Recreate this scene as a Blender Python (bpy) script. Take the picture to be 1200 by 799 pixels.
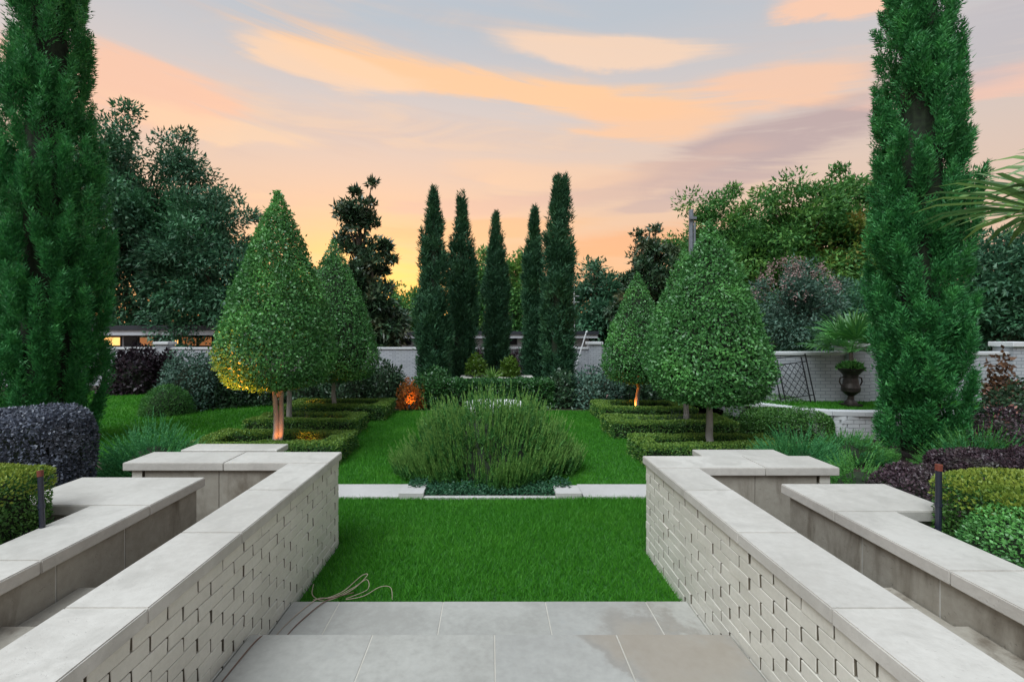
import bpy, bmesh, math
import numpy as np
from mathutils import Vector

S = bpy.context.scene
for o in list(bpy.data.objects):
    bpy.data.objects.remove(o)
COL = S.collection
R = math.radians

# ------------------------------------------------------------------ camera
F, VX, VY, H = 561.0, 574.0, 390.0, 1.86      # focal length and vanishing point in photo pixels, eye height over the lawn
cd = bpy.data.cameras.new('camera')
cd.sensor_width = 36.0
cd.lens = F / 1200 * 36
cd.shift_x = (600 - VX) / 1200
cd.shift_y = -(399.5 - VY) / 1200
cd.clip_start = 0.05
cd.clip_end = 3000
cam = bpy.data.objects.new('camera', cd)
cam.location = (0, 0, H)
cam.rotation_euler = (R(90), 0, 0)
COL.objects.link(cam)
S.camera = cam

# ------------------------------------------------------------------ sky
SUN_AZ, SUN_EL = -13.0, 0.5                   # degrees from the garden axis, over the horizon
W = bpy.data.worlds.new('World')
S.world = W
W.use_nodes = True
nt = W.node_tree
nt.nodes.clear()


class Nd:
    """small arithmetic wrapper round shader sockets"""
    def __init__(s, t, sock): s.t, s.s = t, sock
    def _m(s, op, b=None, c=None):
        n = s.t.nodes.new('ShaderNodeMath'); n.operation = op
        for i, v in enumerate((s, b, c)):
            if v is None: continue
            if isinstance(v, Nd): s.t.links.new(v.s, n.inputs[i])
            else: n.inputs[i].default_value = v
        return Nd(s.t, n.outputs[0])
    def __add__(s, b): return s._m('ADD', b)
    def __sub__(s, b): return s._m('SUBTRACT', b)
    def __mul__(s, b): return s._m('MULTIPLY', b)
    def __truediv__(s, b): return s._m('DIVIDE', b)
    def sat(s):
        r = s._m('ADD', 0.0); r.s.node.use_clamp = True; return r
    def step(s, a, b):
        n = s.t.nodes.new('ShaderNodeMapRange'); n.interpolation_type = 'SMOOTHSTEP'
        s.t.links.new(s.s, n.inputs[0]); n.inputs[1].default_value = a; n.inputs[2].default_value = b
        return Nd(s.t, n.outputs[0])
    def gauss(s): return (s * s * -1.0)._m('EXPONENT')


def noise(t, vec, scale, detail=4, rough=0.55, dist=0.0, out=0):
    n = t.nodes.new('ShaderNodeTexNoise')
    n.inputs['Scale'].default_value = scale; n.inputs['Detail'].default_value = detail
    n.inputs['Roughness'].default_value = rough; n.inputs['Distortion'].default_value = dist
    if vec is not None: t.links.new(vec, n.inputs['Vector'])
    return Nd(t, n.outputs[out])


def mixc(t, fac, a, b, mode='MIX'):
    n = t.nodes.new('ShaderNodeMix'); n.data_type = 'RGBA'; n.blend_type = mode
    for sock, v in ((n.inputs[0], fac), (n.inputs[6], a), (n.inputs[7], b)):
        if isinstance(v, Nd): t.links.new(v.s, sock)
        elif isinstance(v, (int, float)): sock.default_value = v
        else: sock.default_value = (*v, 1)
    return Nd(t, n.outputs[2])


def ramp(t, fac, stops):
    n = t.nodes.new('ShaderNodeValToRGB')
    e = n.color_ramp.elements
    while len(e) > 1: e.remove(e[-1])
    e[0].position = stops[0][0]; e[0].color = (*stops[0][1], 1)
    for p, c in stops[1:]:
        k = e.new(p); k.color = (*c, 1)
    t.links.new(fac.s, n.inputs[0])
    return Nd(t, n.outputs[0])


tc = nt.nodes.new('ShaderNodeTexCoord')
sx = nt.nodes.new('ShaderNodeSeparateXYZ')
nt.links.new(tc.outputs['Generated'], sx.inputs[0])
dx, dy, dz = (Nd(nt, sx.outputs[i]) for i in range(3))
el = dz._m('ARCSINE') * (180 / math.pi)
az = dx._m('ARCTAN2', dy) * (180 / math.pi)
comb = nt.nodes.new('ShaderNodeCombineXYZ')        # flat cloud layer: direction projected on a plane overhead
zz = dz._m('MAXIMUM', 0.0) + 0.14
nt.links.new((dx / zz).s, comb.inputs[0]); nt.links.new((dy / zz * 2.2).s, comb.inputs[1])
cl = comb.outputs[0]
n1 = noise(nt, cl, 0.55, 7, 0.56, 0.7)
n2 = noise(nt, cl, 1.7, 6, 0.6, 1.0)
n3 = noise(nt, cl, 4.5, 6, .62, 1.2)
cf = nt.nodes.new('ShaderNodeCombineXYZ')          # long fibres along the wind
nt.links.new((az * .030 + el * .02).s, cf.inputs[0]); nt.links.new((el * .36 + az * .045).s, cf.inputs[1])
n4 = noise(nt, cf.outputs[0], 1.0, 7, .60, .6)
elf = (el / 90.0).sat()
toward = ((az - SUN_AZ) / 75.0).gauss()
warm = ramp(nt, elf, [(0, (.90, .38, .13)), (.06, (.93, .45, .19)), (.12, (.91, .53, .30)), (.19, (.84, .57, .41)), (.27, (.70, .59, .54)),
                      (.36, (.50, .54, .59)), (.55, (.44, .51, .60)), (1, (.40, .49, .62))])
cool = ramp(nt, elf, [(0, (.62, .50, .46)), (.10, (.62, .54, .52)), (.25, (.52, .53, .57)), (.5, (.44, .51, .60)), (1, (.40, .49, .62))])
base = mixc(nt, toward, cool, warm)
glow = ((az - SUN_AZ + 1.0) / 11.0).gauss() * ((el - 6.0) / 5.5).gauss()
base = mixc(nt, glow * 0.85, base, (1.08, .70, .17))
# broken high cloud everywhere, lit warm from below
cover = (n1 * 0.45 + n2 * 0.15 + n4 * 0.40).step(.46, .64)
lowl = el.step(52, 12)
ccol = mixc(nt, toward, (.66, .50, .46), mixc(nt, n2.step(.35, .65), (.60, .44, .40), (.98, .62, .36)))
base = mixc(nt, cover * 0.50 * (lowl * 0.6 + 0.4), base, ccol)


def streak(a0, e0, tilt, la, le, col, k, warp=5.0):
    """one long cloud: an ellipse in azimuth and elevation with frayed edges"""
    global base
    ca, sa = math.cos(R(tilt)), math.sin(R(tilt))
    wx = (n2 - 0.5) * warp; wy = (n1 - 0.5) * warp
    x = az - a0 + wx * 1.5; y = el - e0 + wy + wx * 0.4
    u = (x * ca + y * sa) / la; v = (y * ca - x * sa) / le
    m = (u * u + v * v)
    m = ((m * -1.0)._m('EXPONENT') * (n2 * 0.8 + n4 * 3.4 - 1.15)).step(.16, .66)
    base = mixc(nt, (m * k).sat(), base, col)


def sky_at(px, py):
    x, z = (px - VX) / F, (VY - py) / F
    return math.degrees(math.atan2(x, 1)), math.degrees(math.atan2(z, math.hypot(1, x)))


for px, py, tl, la, le, c, k in [
        (590, 108, -8, 27, 2.0, (1.0, .60, .33), 1.0),
        (760, 140, -10, 9, 2.2, (1.0, .58, .33), .8),
        (390, 78, -6, 10, 1.5, (1.0, .66, .42), .8),
        (700, 62, -9, 12, 1.5, (1.0, .68, .46), .75),
        (930, 100, -6, 10, 2.4, (1.0, .58, .36), .75),
        (890, 182, 5, 13, 2.8, (.52, .38, .37), .95),
        (760, 210, 6, 12, 1.6, (.68, .45, .37), .6),
        (150, 105, 4, 10, 3.2, (1.0, .56, .36), .8),
        (260, 150, 0, 9, 1.4, (1.0, .66, .40), .6),
        (985, 8, -14, 6, 1.6, (1.0, .60, .40), .9),
        (1160, 100, -4, 8, 1.2, (.95, .56, .42), .8),
        (1150, 60, 0, 8, 3.0, (.50, .48, .52), .6),
        (560, 270, 2, 14, 1.3, (.93, .50, .22), .6),
        (720, 290, 3, 12, 2.0, (.92, .43, .20), .8),
        (560, 240, 3, 12, 1.0, (.80, .50, .38), .6),
        (820, 225, 8, 9, 1.0, (.60, .42, .38), .7),
        (640, 205, -3, 12, 1.3, (.95, .60, .38), .5)]:
    a0, e0 = sky_at(px, py)
    streak(a0, e0, tl, la, le, c, k)
ns = nt.nodes.new('ShaderNodeTexSky')
ns.sky_type = 'NISHITA'; ns.sun_disc = False
ns.sun_elevation = R(SUN_EL); ns.sun_rotation = R(SUN_AZ)
bgn = nt.nodes.new('ShaderNodeBackground'); nt.links.new(ns.outputs[0], bgn.inputs[0]); bgn.inputs[1].default_value = 0.05
bgc = nt.nodes.new('ShaderNodeBackground'); nt.links.new(base.s, bgc.inputs[0]); bgc.inputs[1].default_value = 0.68
add = nt.nodes.new('ShaderNodeAddShader')
nt.links.new(bgn.outputs[0], add.inputs[0]); nt.links.new(bgc.outputs[0], add.inputs[1])
wo = nt.nodes.new('ShaderNodeOutputWorld'); nt.links.new(add.outputs[0], wo.inputs[0])

# ------------------------------------------------------------------ fill lamp, exposure
sd = bpy.data.lights.new('fill_sun', 'SUN')
sd.energy = 2.5; sd.angle = R(42); sd.color = (.90, .96, 1)     # soft fill added from behind the camera, stands in for dusk skylight
so = bpy.data.objects.new('fill_sun', sd); COL.objects.link(so)
so.rotation_euler = (R(34), 0, R(-38))
so.location = (-8, 30, 12)
S.view_settings.view_transform = 'Standard'
S.view_settings.look = 'None'
S.view_settings.exposure = 0.5
S.view_settings.gamma = 1
S.render.engine = 'CYCLES'

# ================================================================== helpers
def gx(px, Y): return (px - VX) / F * Y
def gz(py, Y): return H - (py - VY) / F * Y


def mat(name):
    m = bpy.data.materials.new(name); m.use_nodes = True
    t = m.node_tree
    return m, t, t.nodes['Principled BSDF']


def objvec(t, kind='Object'):
    n = t.nodes.new('ShaderNodeTexCoord'); return n.outputs[kind]


def pos(t):
    return t.nodes.new('ShaderNodeNewGeometry').outputs['Position']


def bump(t, bs, h, strength=0.3, dist=0.01):
    n = t.nodes.new('ShaderNodeBump'); n.inputs['Strength'].default_value = strength; n.inputs['Distance'].default_value = dist
    t.links.new(h.s, n.inputs['Height']); t.links.new(n.outputs[0], bs.inputs['Normal'])


def leaf_mat(name, c1, c2, c3=None, rough=0.5, spec=0.35, trans=0.25, patch=1.2):
    """leaves: colour drawn per leaf between c1 and c2, drifting towards c3 in patches"""
    m, t, bs = mat(name)
    g = t.nodes.new('ShaderNodeNewGeometry')
    rnd = Nd(t, g.outputs['Random Per Island'])
    c = mixc(t, rnd, c1, c2)
    if c3:
        nz = noise(t, g.outputs['Position'], patch, 3)
        c = mixc(t, nz.step(.48, .72) * (rnd * 0.7 + 0.3), c, c3)
    t.links.new(c.s, bs.inputs['Base Color'])
    bs.inputs['Roughness'].default_value = rough
    bs.inputs['Specular IOR Level'].default_value = spec
    tr = t.nodes.new('ShaderNodeBsdfTranslucent'); t.links.new(c.s, tr.inputs[0])
    mx = t.nodes.new('ShaderNodeMixShader'); mx.inputs[0].default_value = trans
    t.links.new(bs.outputs[0], mx.inputs[1]); t.links.new(tr.outputs[0], mx.inputs[2])
    t.links.new(mx.outputs[0], t.nodes['Material Output'].inputs[0])
    return m


def stone_mat(name, c1, c2, scale=6, rough=0.65, bmp=0.25, stain=None, streaks=False, pits=False):
    m, t, bs = mat(name)
    v = pos(t)
    oi = t.nodes.new('ShaderNodeObjectInfo')
    rn = Nd(t, oi.outputs['Random'])
    a = noise(t, v, scale * .3, 5, .6); b = noise(t, v, scale * 5, 4, .65)
    f = (a * .65 + b * .35).step(.32, .68)
    c = mixc(t, f, c1, c2)
    c = mixc(t, (rn * .22), c, tuple(x * .70 for x in c1))
    if stain:
        mp = t.nodes.new('ShaderNodeMapping'); t.links.new(v, mp.inputs[0])
        mp.inputs['Scale'].default_value = (1.6, 1.6, .35 if streaks else 1.6)
        s = noise(t, mp.outputs[0], 2.6, 6, .62, .6)
        c = mixc(t, s.step(.47, .70) * .8, c, stain)
    sp_ = noise(t, v, scale * 16, 3, .7).step(.66, .80) * noise(t, v, scale * .7, 3).step(.40, .62)
    c = mixc(t, sp_ * .55, c, tuple(x * .45 for x in c1))
    gr_ = noise(t, v, scale * .9, 7, .72, .8).step(.54, .74)
    c = mixc(t, gr_ * .18, c, tuple(x * .62 for x in c1))
    t.links.new(c.s, bs.inputs['Base Color'])
    bs.inputs['Roughness'].default_value = rough
    hgt = b * .5 + noise(t, v, scale * 22, 3, .6) * .5
    if pits:
        vo = noise(t, v, scale * 14, 2, .5).step(.66, .74)
        hgt = hgt - vo * 1.2
    bump(t, bs, hgt, bmp, .004)
    return m


def flat_mat(name, c, rough=0.5, metal=0.0, var=0.12, scale=8):
    m, t, bs = mat(name)
    nz = noise(t, pos(t), scale, 4)
    t.links.new(mixc(t, nz.step(.3, .7), c, tuple(x * (1 - 2 * var) for x in c)).s, bs.inputs['Base Color'])
    bs.inputs['Roughness'].default_value = rough; bs.inputs['Metallic'].default_value = metal
    bump(t, bs, noise(t, pos(t), scale * 8, 3), .12, .003)
    return m


def emit_mat(name, c, k):
    m, t, bs = mat(name)
    bs.inputs['Base Color'].default_value = (*c, 1)
    bs.inputs['Emission Color'].default_value = (*c, 1)
    nz = noise(t, pos(t), 1.3, 3)
    t.links.new((nz * k * 1.2 + k * .4).s, bs.inputs['Emission Strength'])
    return m


def link_mesh(name, me, parent=None, loc=None):
    o = bpy.data.objects.new(name, me); COL.objects.link(o)
    if parent is not None: o.parent = parent
    if loc is not None: o.location = loc
    return o


def np_mesh(name, V, faces, m, smooth=False):
    """V (n,3); faces: list of int arrays (k,3) or (k,4)"""
    me = bpy.data.meshes.new(name)
    V = np.ascontiguousarray(V, dtype=np.float32)
    loops = np.concatenate([f.ravel() for f in faces]).astype(np.int32)
    cnt = np.concatenate([np.full(len(f), f.shape[1], np.int32) for f in faces])
    me.vertices.add(len(V)); me.vertices.foreach_set('co', V.ravel())
    me.loops.add(len(loops)); me.loops.foreach_set('vertex_index', loops)
    me.polygons.add(len(cnt))
    st = np.zeros(len(cnt), np.int32); st[1:] = np.cumsum(cnt)[:-1]
    me.polygons.foreach_set('loop_start', st)
    me.polygons.foreach_set('loop_total', cnt)
    if smooth: me.polygons.foreach_set('use_smooth', np.ones(len(cnt), bool))
    me.materials.append(m)
    me.update(calc_edges=True)
    return me


class MB:
    """collects boxes, tubes, lathes and loose polygons into one mesh"""
    def __init__(s): s.v, s.f = [], []
    def add(s, V, Fs):
        k = len(s.v); s.v += [tuple(p) for p in V]; s.f += [tuple(i + k for i in f) for f in Fs]; return s
    def box(s, x0, x1, y0, y1, z0, z1):
        return s.add([(x0, y0, z0), (x1, y0, z0), (x1, y1, z0), (x0, y1, z0), (x0, y0, z1), (x1, y0, z1), (x1, y1, z1), (x0, y1, z1)],
                     [(0, 3, 2, 1), (4, 5, 6, 7), (0, 1, 5, 4), (1, 2, 6, 5), (2, 3, 7, 6), (3, 0, 4, 7)])
    def tube(s, pts, rad, n=8, cap=True):
        pts = [Vector(p) for p in pts]
        if not hasattr(rad, '__len__'): rad = [rad] * len(pts)
        V, Fs = [], []
        ref = None
        for i, p in enumerate(pts):
            d = (pts[min(i + 1, len(pts) - 1)] - pts[max(i - 1, 0)]).normalized()
            if ref is None:
                ref = Vector((1, 0, 0)) if abs(d.x) < .8 else Vector((0, 1, 0))
            a = d.cross(ref).normalized(); b = d.cross(a).normalized(); ref = -d.cross(a) if False else ref
            for k in range(n):
                t = 2 * math.pi * k / n
                V.append(p + (a * math.cos(t) + b * math.sin(t)) * rad[i])
        for i in range(len(pts) - 1):
            for k in range(n):
                Fs.append((i * n + k, i * n + (k + 1) % n, (i + 1) * n + (k + 1) % n, (i + 1) * n + k))
        if cap:
            Fs.append(tuple(range(n))); Fs.append(tuple(reversed(range((len(pts) - 1) * n, len(pts) * n))))
        return s.add(V, Fs)
    def lathe(s, prof, n=28, c=(0, 0, 0)):
        V, Fs = [], []
        for r, z in prof:
            for k in range(n):
                t = 2 * math.pi * k / n
                V.append((c[0] + r * math.cos(t), c[1] + r * math.sin(t), c[2] + z))
        for i in range(len(prof) - 1):
            for k in range(n):
                Fs.append((i * n + k, i * n + (k + 1) % n, (i + 1) * n + (k + 1) % n, (i + 1) * n + k))
        Fs.append(tuple(reversed(range(n)))); Fs.append(tuple(range((len(prof) - 1) * n, len(prof) * n)))
        return s.add(V, Fs)
    def build(s, name, m, parent=None, bevel=0.0, smooth=False, loc=None, seg=1):
        me = bpy.data.meshes.new(name); me.from_pydata(s.v, [], s.f)
        bm = bmesh.new(); bm.from_mesh(me)
        bmesh.ops.recalc_face_normals(bm, faces=bm.faces)
        if bevel > 0:
            bmesh.ops.bevel(bm, geom=bm.edges[:], offset=bevel, segments=seg, affect='EDGES', clamp_overlap=True)
        if smooth:
            for f in bm.faces: f.smooth = True
        bm.to_mesh(me); bm.free(); me.materials.append(m)
        return link_mesh(name, me, parent, loc)


def tag(o, label=None, cat=None, group=None, kind=None):
    if label: o['label'] = label
    if cat: o['category'] = cat
    if group: o['group'] = group
    if kind: o['kind'] = kind
    return o


def thing(name, label, cat, loc=(0, 0, 0), group=None, rz=0):
    o = bpy.data.objects.new(name, None); COL.objects.link(o)
    o.location = loc; o.rotation_euler.z = rz; o.empty_display_size = .2
    return tag(o, label, cat, group)


def copy_thing(src, loc, label, rz=0, scale=(1, 1, 1)):
    c = src.copy(); COL.objects.link(c); c.location = loc; c.rotation_euler.z = rz; c.scale = scale; c['label'] = label
    for ch in src.children:
        d = ch.copy(); COL.objects.link(d); d.parent = c
        for g in ch.children:
            e = g.copy(); COL.objects.link(e); e.parent = d
    return c


# ------------------------------------------------------------------ foliage tools (numpy)
def unit(v): return v / np.maximum(np.linalg.norm(v, axis=-1, keepdims=True), 1e-9)


def rvec(r, n): return unit(r.normal(size=(n, 3)))


def leaf_arrays(P, A, N, L, Wd, fold=0.18, tri=False):
    A = unit(A); Sd = unit(np.cross(A, N)); N2 = np.cross(Sd, A)
    L = np.broadcast_to(np.asarray(L, float), (len(P),))[:, None]; Wd = np.broadcast_to(np.asarray(Wd, float), (len(P),))[:, None]
    if tri: return np.stack([P - Sd * Wd * .5, P + Sd * Wd * .5, P + A * L], 1).reshape(-1, 3)      # needles and far leaves
    m = P + A * L * .45 + N2 * Wd * fold
    V = np.stack([P, m + Sd * Wd * .5, P + A * L - N2 * L * .06, m - Sd * Wd * .5], 1)
    return V.reshape(-1, 3)


def leaf_mesh(name, parts, m, k=4):
    V = np.concatenate(parts)
    return np_mesh(name, V, [np.arange(len(V)).reshape(-1, k)], m)


class Wave:
    """cheap smooth 3D noise: a sum of sines, about -1..1"""
    def __init__(s, r, freq, k=5):
        s.d = rvec(r, k) * freq * r.uniform(.6, 1.6, (k, 1)); s.p = r.uniform(0, 6.28, k)
    def __call__(s, P): return np.sin(P @ s.d.T + s.p).mean(1) * 1.6


def box_surface(r, n, x0, x1, y0, y1, z0, z1, bottom=False):
    """points and normals on the sides and top of a box"""
    lx, ly, lz = x1 - x0, y1 - y0, z1 - z0
    ar = np.array([lx * ly, lx * lz, lx * lz, ly * lz, ly * lz]); f = r.choice(5, n, p=ar / ar.sum())
    u = r.random((n, 3))
    P = np.stack([x0 + u[:, 0] * lx, y0 + u[:, 1] * ly, z0 + u[:, 2] * lz], 1); N = np.zeros((n, 3))
    for k, (ax, val, sg) in enumerate(((2, z1, 1), (1, y0, -1), (1, y1, 1), (0, x0, -1), (0, x1, 1))):
        q = f == k; P[q, ax] = val; N[q, ax] = sg
    return P, N


def round_box(P, N, x0, x1, y0, y1, z0, z1, rad):
    """pull the points of a box surface onto rounded edges"""
    lo = np.array([x0 + rad, y0 + rad, z0]); hi = np.array([x1 - rad, y1 - rad, z1 - rad])
    C = np.clip(P, lo, np.maximum(hi, lo)); D = P - C
    n = unit(D)
    return C + n * rad, n


def clipped_leaves(r, P, N, L, Wd, depth, spread=0.9):
    """leaves lying on a clipped surface, some deeper inside"""
    n = len(P)
    P = P - N * (r.random(n)[:, None] ** 2) * depth
    A = unit(N * r.uniform(.1, .9, (n, 1)) + rvec(r, n) * spread + np.array([0, 0, .25]))
    NN = unit(N * 1.0 + rvec(r, n) * .8)
    return leaf_arrays(P, A, NN, L * r.uniform(.65, 1.25, n), Wd * r.uniform(.7, 1.2, n))


# ================================================================== materials
M = {}
M['coping'] = stone_mat('limestone_coping', (.47, .445, .40), (.60, .575, .525), 5, .6, .4, (.42, .40, .36), False, True)
M['slab'] = stone_mat('limestone_paving', (.36, .37, .36), (.47, .47, .45), 4, .55, .2)
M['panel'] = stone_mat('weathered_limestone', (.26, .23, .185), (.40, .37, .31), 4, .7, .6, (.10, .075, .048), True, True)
M['brick'] = stone_mat('painted_brick', (.60, .575, .50), (.73, .70, .62), 9, .6, .6)
M['deepjoint'] = stone_mat('dark_raked_joint', (.12, .10, .07), (.21, .18, .13), 12, .9, .5)
M['mortar'] = stone_mat('mortar', (.44, .41, .35), (.54, .51, .45), 12, .8, .5)
M['whitewash'] = stone_mat('whitewashed_brick', (.58, .60, .61), (.68, .69, .69), 9, .65, .4)
M['pathstone'] = stone_mat('pale_path_stone', (.48, .46, .44), (.57, .55, .53), 4, .6, .2)
M['fountain'] = stone_mat('white_cast_stone', (.60, .60, .60), (.72, .72, .71), 5, .5, .2)
M['bark'] = stone_mat('smooth_bark', (.27, .25, .23), (.44, .42, .39), 14, .8, .6)
M['darkbark'] = stone_mat('dark_bark', (.07, .055, .04), (.12, .10, .075), 14, .85, .7)
M['iron'] = flat_mat('dark_iron', (.022, .024, .028), .45, .6, .1)
M['bronze'] = flat_mat('bronze_urn', (.055, .045, .038), .45, .5, .25, 14)
M['plastic'] = flat_mat('black_pipe', (.02, .025, .04), .35, 0, .1)
M['rust'] = flat_mat('rusty_cap', (.20, .045, .025), .6, 0, .2, 40)
M['cable'] = flat_mat('tan_cable', (.42, .33, .25), .5, 0, .1)
M['cable2'] = flat_mat('brown_cable', (.17, .10, .075), .5, 0, .1)
M['roofdark'] = flat_mat('dark_fascia', (.03, .035, .045), .5, 0, .1)
M['render'] = flat_mat('white_render', (.66, .68, .72), .7, 0, .06, 2)
M['glass'] = flat_mat('dark_window', (.03, .03, .035), .1, 0, .2, 3)
M['litwin'] = emit_mat('lit_window', (1.0, .52, .16), 1.0)
M['brownwin'] = emit_mat('dim_lit_window', (.55, .22, .08), .35)
M['redroof'] = flat_mat('red_roof', (.42, .10, .06), .7, 0, .2, 2)
M['redbrickwall'] = flat_mat('pale_house_wall', (.45, .36, .30), .8, 0, .1, 3)
M['polegrey'] = flat_mat('grey_pole', (.20, .22, .25), .5, .2, .1)
M['whitepole'] = flat_mat('white_pole', (.70, .71, .72), .4, 0, .05)
M['lens'] = emit_mat('lamp_lens', (1.0, .62, .25), 6)

M['cypress'] = leaf_mat('cypress_leaf', (0.027, 0.155, 0.051), (0.078, 0.335, 0.092), (0.120, 0.473, 0.117), .5, .35, .25, 5.0)
M['cypress_dark'] = leaf_mat('dark_cypress_leaf', (0.026, 0.084, 0.047), (0.056, 0.159, 0.069), (0.081, 0.208, 0.084), .6, .25, .15, 1.2)
M['topiary'] = leaf_mat('topiary_leaf', (0.040, 0.149, 0.043), (0.118, 0.348, 0.092), (0.182, 0.506, 0.119), .38, .5, .25, 1.6)
M['box'] = leaf_mat('box_leaf', (0.031, 0.115, 0.025), (0.107, 0.265, 0.053), (0.144, 0.321, 0.062), .45, .4, .2, 2.5)
M['box_new'] = leaf_mat('box_new_growth', (.17, .26, .035), (.36, .44, .075), (.12, .22, .03), .45, .4, .3, 3)
M['purple'] = leaf_mat('purple_leaf', (0.051, 0.063, 0.086), (0.143, 0.161, 0.209), (0.194, 0.217, 0.261), .4, .45, .1, 3)
M['maroon'] = leaf_mat('maroon_leaf', (0.041, 0.025, 0.035), (0.125, 0.078, 0.094), (0.078, 0.094, 0.062), .4, .45, .1, 3)
M['burgundy'] = leaf_mat('burgundy_leaf', (.012, .008, .014), (.035, .018, .026), None, .45, .35, .1)
M['bluegreen'] = leaf_mat('blue_green_leaf', (0.041, 0.101, 0.073), (0.119, 0.218, 0.155), None, .5, .35, .15)
M['darkshrub'] = leaf_mat('dark_shrub_leaf', (0.019, 0.058, 0.029), (0.064, 0.132, 0.058), None, .4, .45, .12)
M['glossy'] = leaf_mat('glossy_hedge_leaf', (0.022, 0.087, 0.026), (0.062, 0.182, 0.047), None, .35, .5, .15)
M['rosemary'] = leaf_mat('rosemary_needle', (0.032, 0.136, 0.030), (0.102, 0.277, 0.060), (0.146, 0.349, 0.066), .55, .3, .2, 3)
M['rosemary_tip'] = leaf_mat('rosemary_tip', (0.116, 0.275, 0.063), (0.231, 0.418, 0.099), None, .5, .3, .25)
M['feather'] = leaf_mat('feathery_leaf', (0.037, 0.200, 0.076), (0.116, 0.389, 0.126), (0.168, 0.463, 0.126), .55, .3, .2, 2)
M['lightfeather'] = leaf_mat('light_feathery_leaf', (0.053, 0.210, 0.044), (0.134, 0.374, 0.074), None, .5, .3, .2)
M['lavender'] = leaf_mat('lavender_leaf', (0.046, 0.072, 0.065), (0.111, 0.143, 0.130), None, .6, .2, .1)
M['oak'] = leaf_mat('oak_leaf', (0.036, 0.115, 0.066), (0.088, 0.217, 0.109), (0.077, 0.255, 0.098), .45, .4, .2, .35)
M['magnolia'] = leaf_mat('magnolia_leaf', (0.026, 0.070, 0.039), (0.070, 0.137, 0.062), (0.131, 0.111, 0.048), .35, .5, .12, .8)
M['elm'] = leaf_mat('elm_leaf', (0.041, 0.153, 0.041), (0.123, 0.308, 0.069), (0.246, 0.410, 0.073), .5, .3, .25, .35)
M['yellowgreen'] = leaf_mat('yellow_green_leaf', (0.118, 0.220, 0.043), (0.270, 0.372, 0.068), (0.338, 0.152, 0.051), .5, .3, .3, .5)
M['lime'] = leaf_mat('lime_leaf', (0.054, 0.135, 0.013), (0.117, 0.207, 0.027), None, .45, .4, .3)
M['pinkflower'] = leaf_mat('pink_flower', (.30, .20, .19), (.46, .32, .30), None, .6, .2, .2)
M['redflower'] = leaf_mat('red_pink_leaf', (.42, .16, .13), (.58, .32, .26), None, .55, .3, .25)
M['bronzeleaf'] = leaf_mat('bronze_leaf', (.09, .05, .03), (.20, .10, .05), None, .5, .3, .2)
M['orangeflower'] = leaf_mat('orange_leaf', (.30, .09, .025), (.50, .20, .04), None, .5, .3, .3)
M['palm'] = leaf_mat('palm_leaf', (0.060, 0.220, 0.060), (0.135, 0.372, 0.085), None, .4, .4, .2)
M['palm_near'] = leaf_mat('near_palm_leaf', (0.075, 0.169, 0.051), (0.203, 0.338, 0.085), None, .35, .5, .3)
M['grass'] = leaf_mat('grass_blade', (0.031, 0.182, 0.012), (0.096, 0.352, 0.029), (0.119, 0.380, 0.037), .5, .25, .42, 0.9)
M['groundcover'] = leaf_mat('groundcover_leaf', (0.018, 0.078, 0.039), (0.046, 0.143, 0.065), None, .5, .3, .15)
M['coreshade'] = flat_mat('shade_core', (.018, .034, .012), .9, 0, .3, 20)  # solid cores inside foliage, interior shade put into their dark colour


def soil_mat():
    m, t, bs = mat('mulch')
    v = pos(t)
    a = noise(t, v, 38, 5, .7); b = noise(t, v, 2, 3)
    t.links.new(mixc(t, (a * .7 + b * .3).step(.3, .7), (.018, .013, .009), (.065, .045, .030)).s, bs.inputs['Base Color'])
    bs.inputs['Roughness'].default_value = .95
    bump(t, bs, a, .9, .03)
    return m


def turf_mat():
    m, t, bs = mat('turf')
    v = pos(t)
    a = noise(t, v, 60, 4, .7); b = noise(t, v, 1.6, 4)
    c = mixc(t, a.step(.3, .7), (.016, .085, .009), (.040, .18, .018))
    t.links.new(mixc(t, b.step(.4, .7) * .5, c, (.03, .17, .016)).s, bs.inputs['Base Color'])
    bs.inputs['Roughness'].default_value = .85
    bump(t, bs, a, .8, .02)
    return m


def stained_slab_mat():
    """the paving with a tan water stain of its own shape near the right wall"""
    m, t, bs = mat('stained_limestone_paving')
    v = pos(t)
    a = noise(t, v, 1.5, 5, .6); b = noise(t, v, 20, 4, .65)
    oi = t.nodes.new('ShaderNodeObjectInfo'); rn = Nd(t, oi.outputs['Random'])
    c = mixc(t, (a * .65 + b * .35).step(.32, .68), (.295, .285, .255), (.43, .42, .38))
    c = mixc(t, rn * .30, c, (.30, .30, .29))
    sp = t.nodes.new('ShaderNodeSeparateXYZ'); t.links.new(v, sp.inputs[0])
    x, y = Nd(t, sp.outputs[0]), Nd(t, sp.outputs[1])
    w = (noise(t, v, 2.6, 7, .62) - .5) * 1.1
    u = (x - .98 + w) / .42; q = (y - 2.58 + w) / .50
    d = u * u + q * q
    c = mixc(t, d.step(1.75, .05) * .62, c, (.27, .215, .155))
    ring = ((d - 1.0) * 3.2).gauss()
    c = mixc(t, ring * .40, c, (.20, .185, .165))
    mold = noise(t, v, 5, 6, .7).step(.58, .75)
    c = mixc(t, mold * .38, c, (.24, .25, .25))
    t.links.new(c.s, bs.inputs['Base Color']); bs.inputs['Roughness'].default_value = .55
    bump(t, bs, b * .5 + noise(t, v, 90, 3, .6) * .5, .22, .004)
    return m


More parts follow.
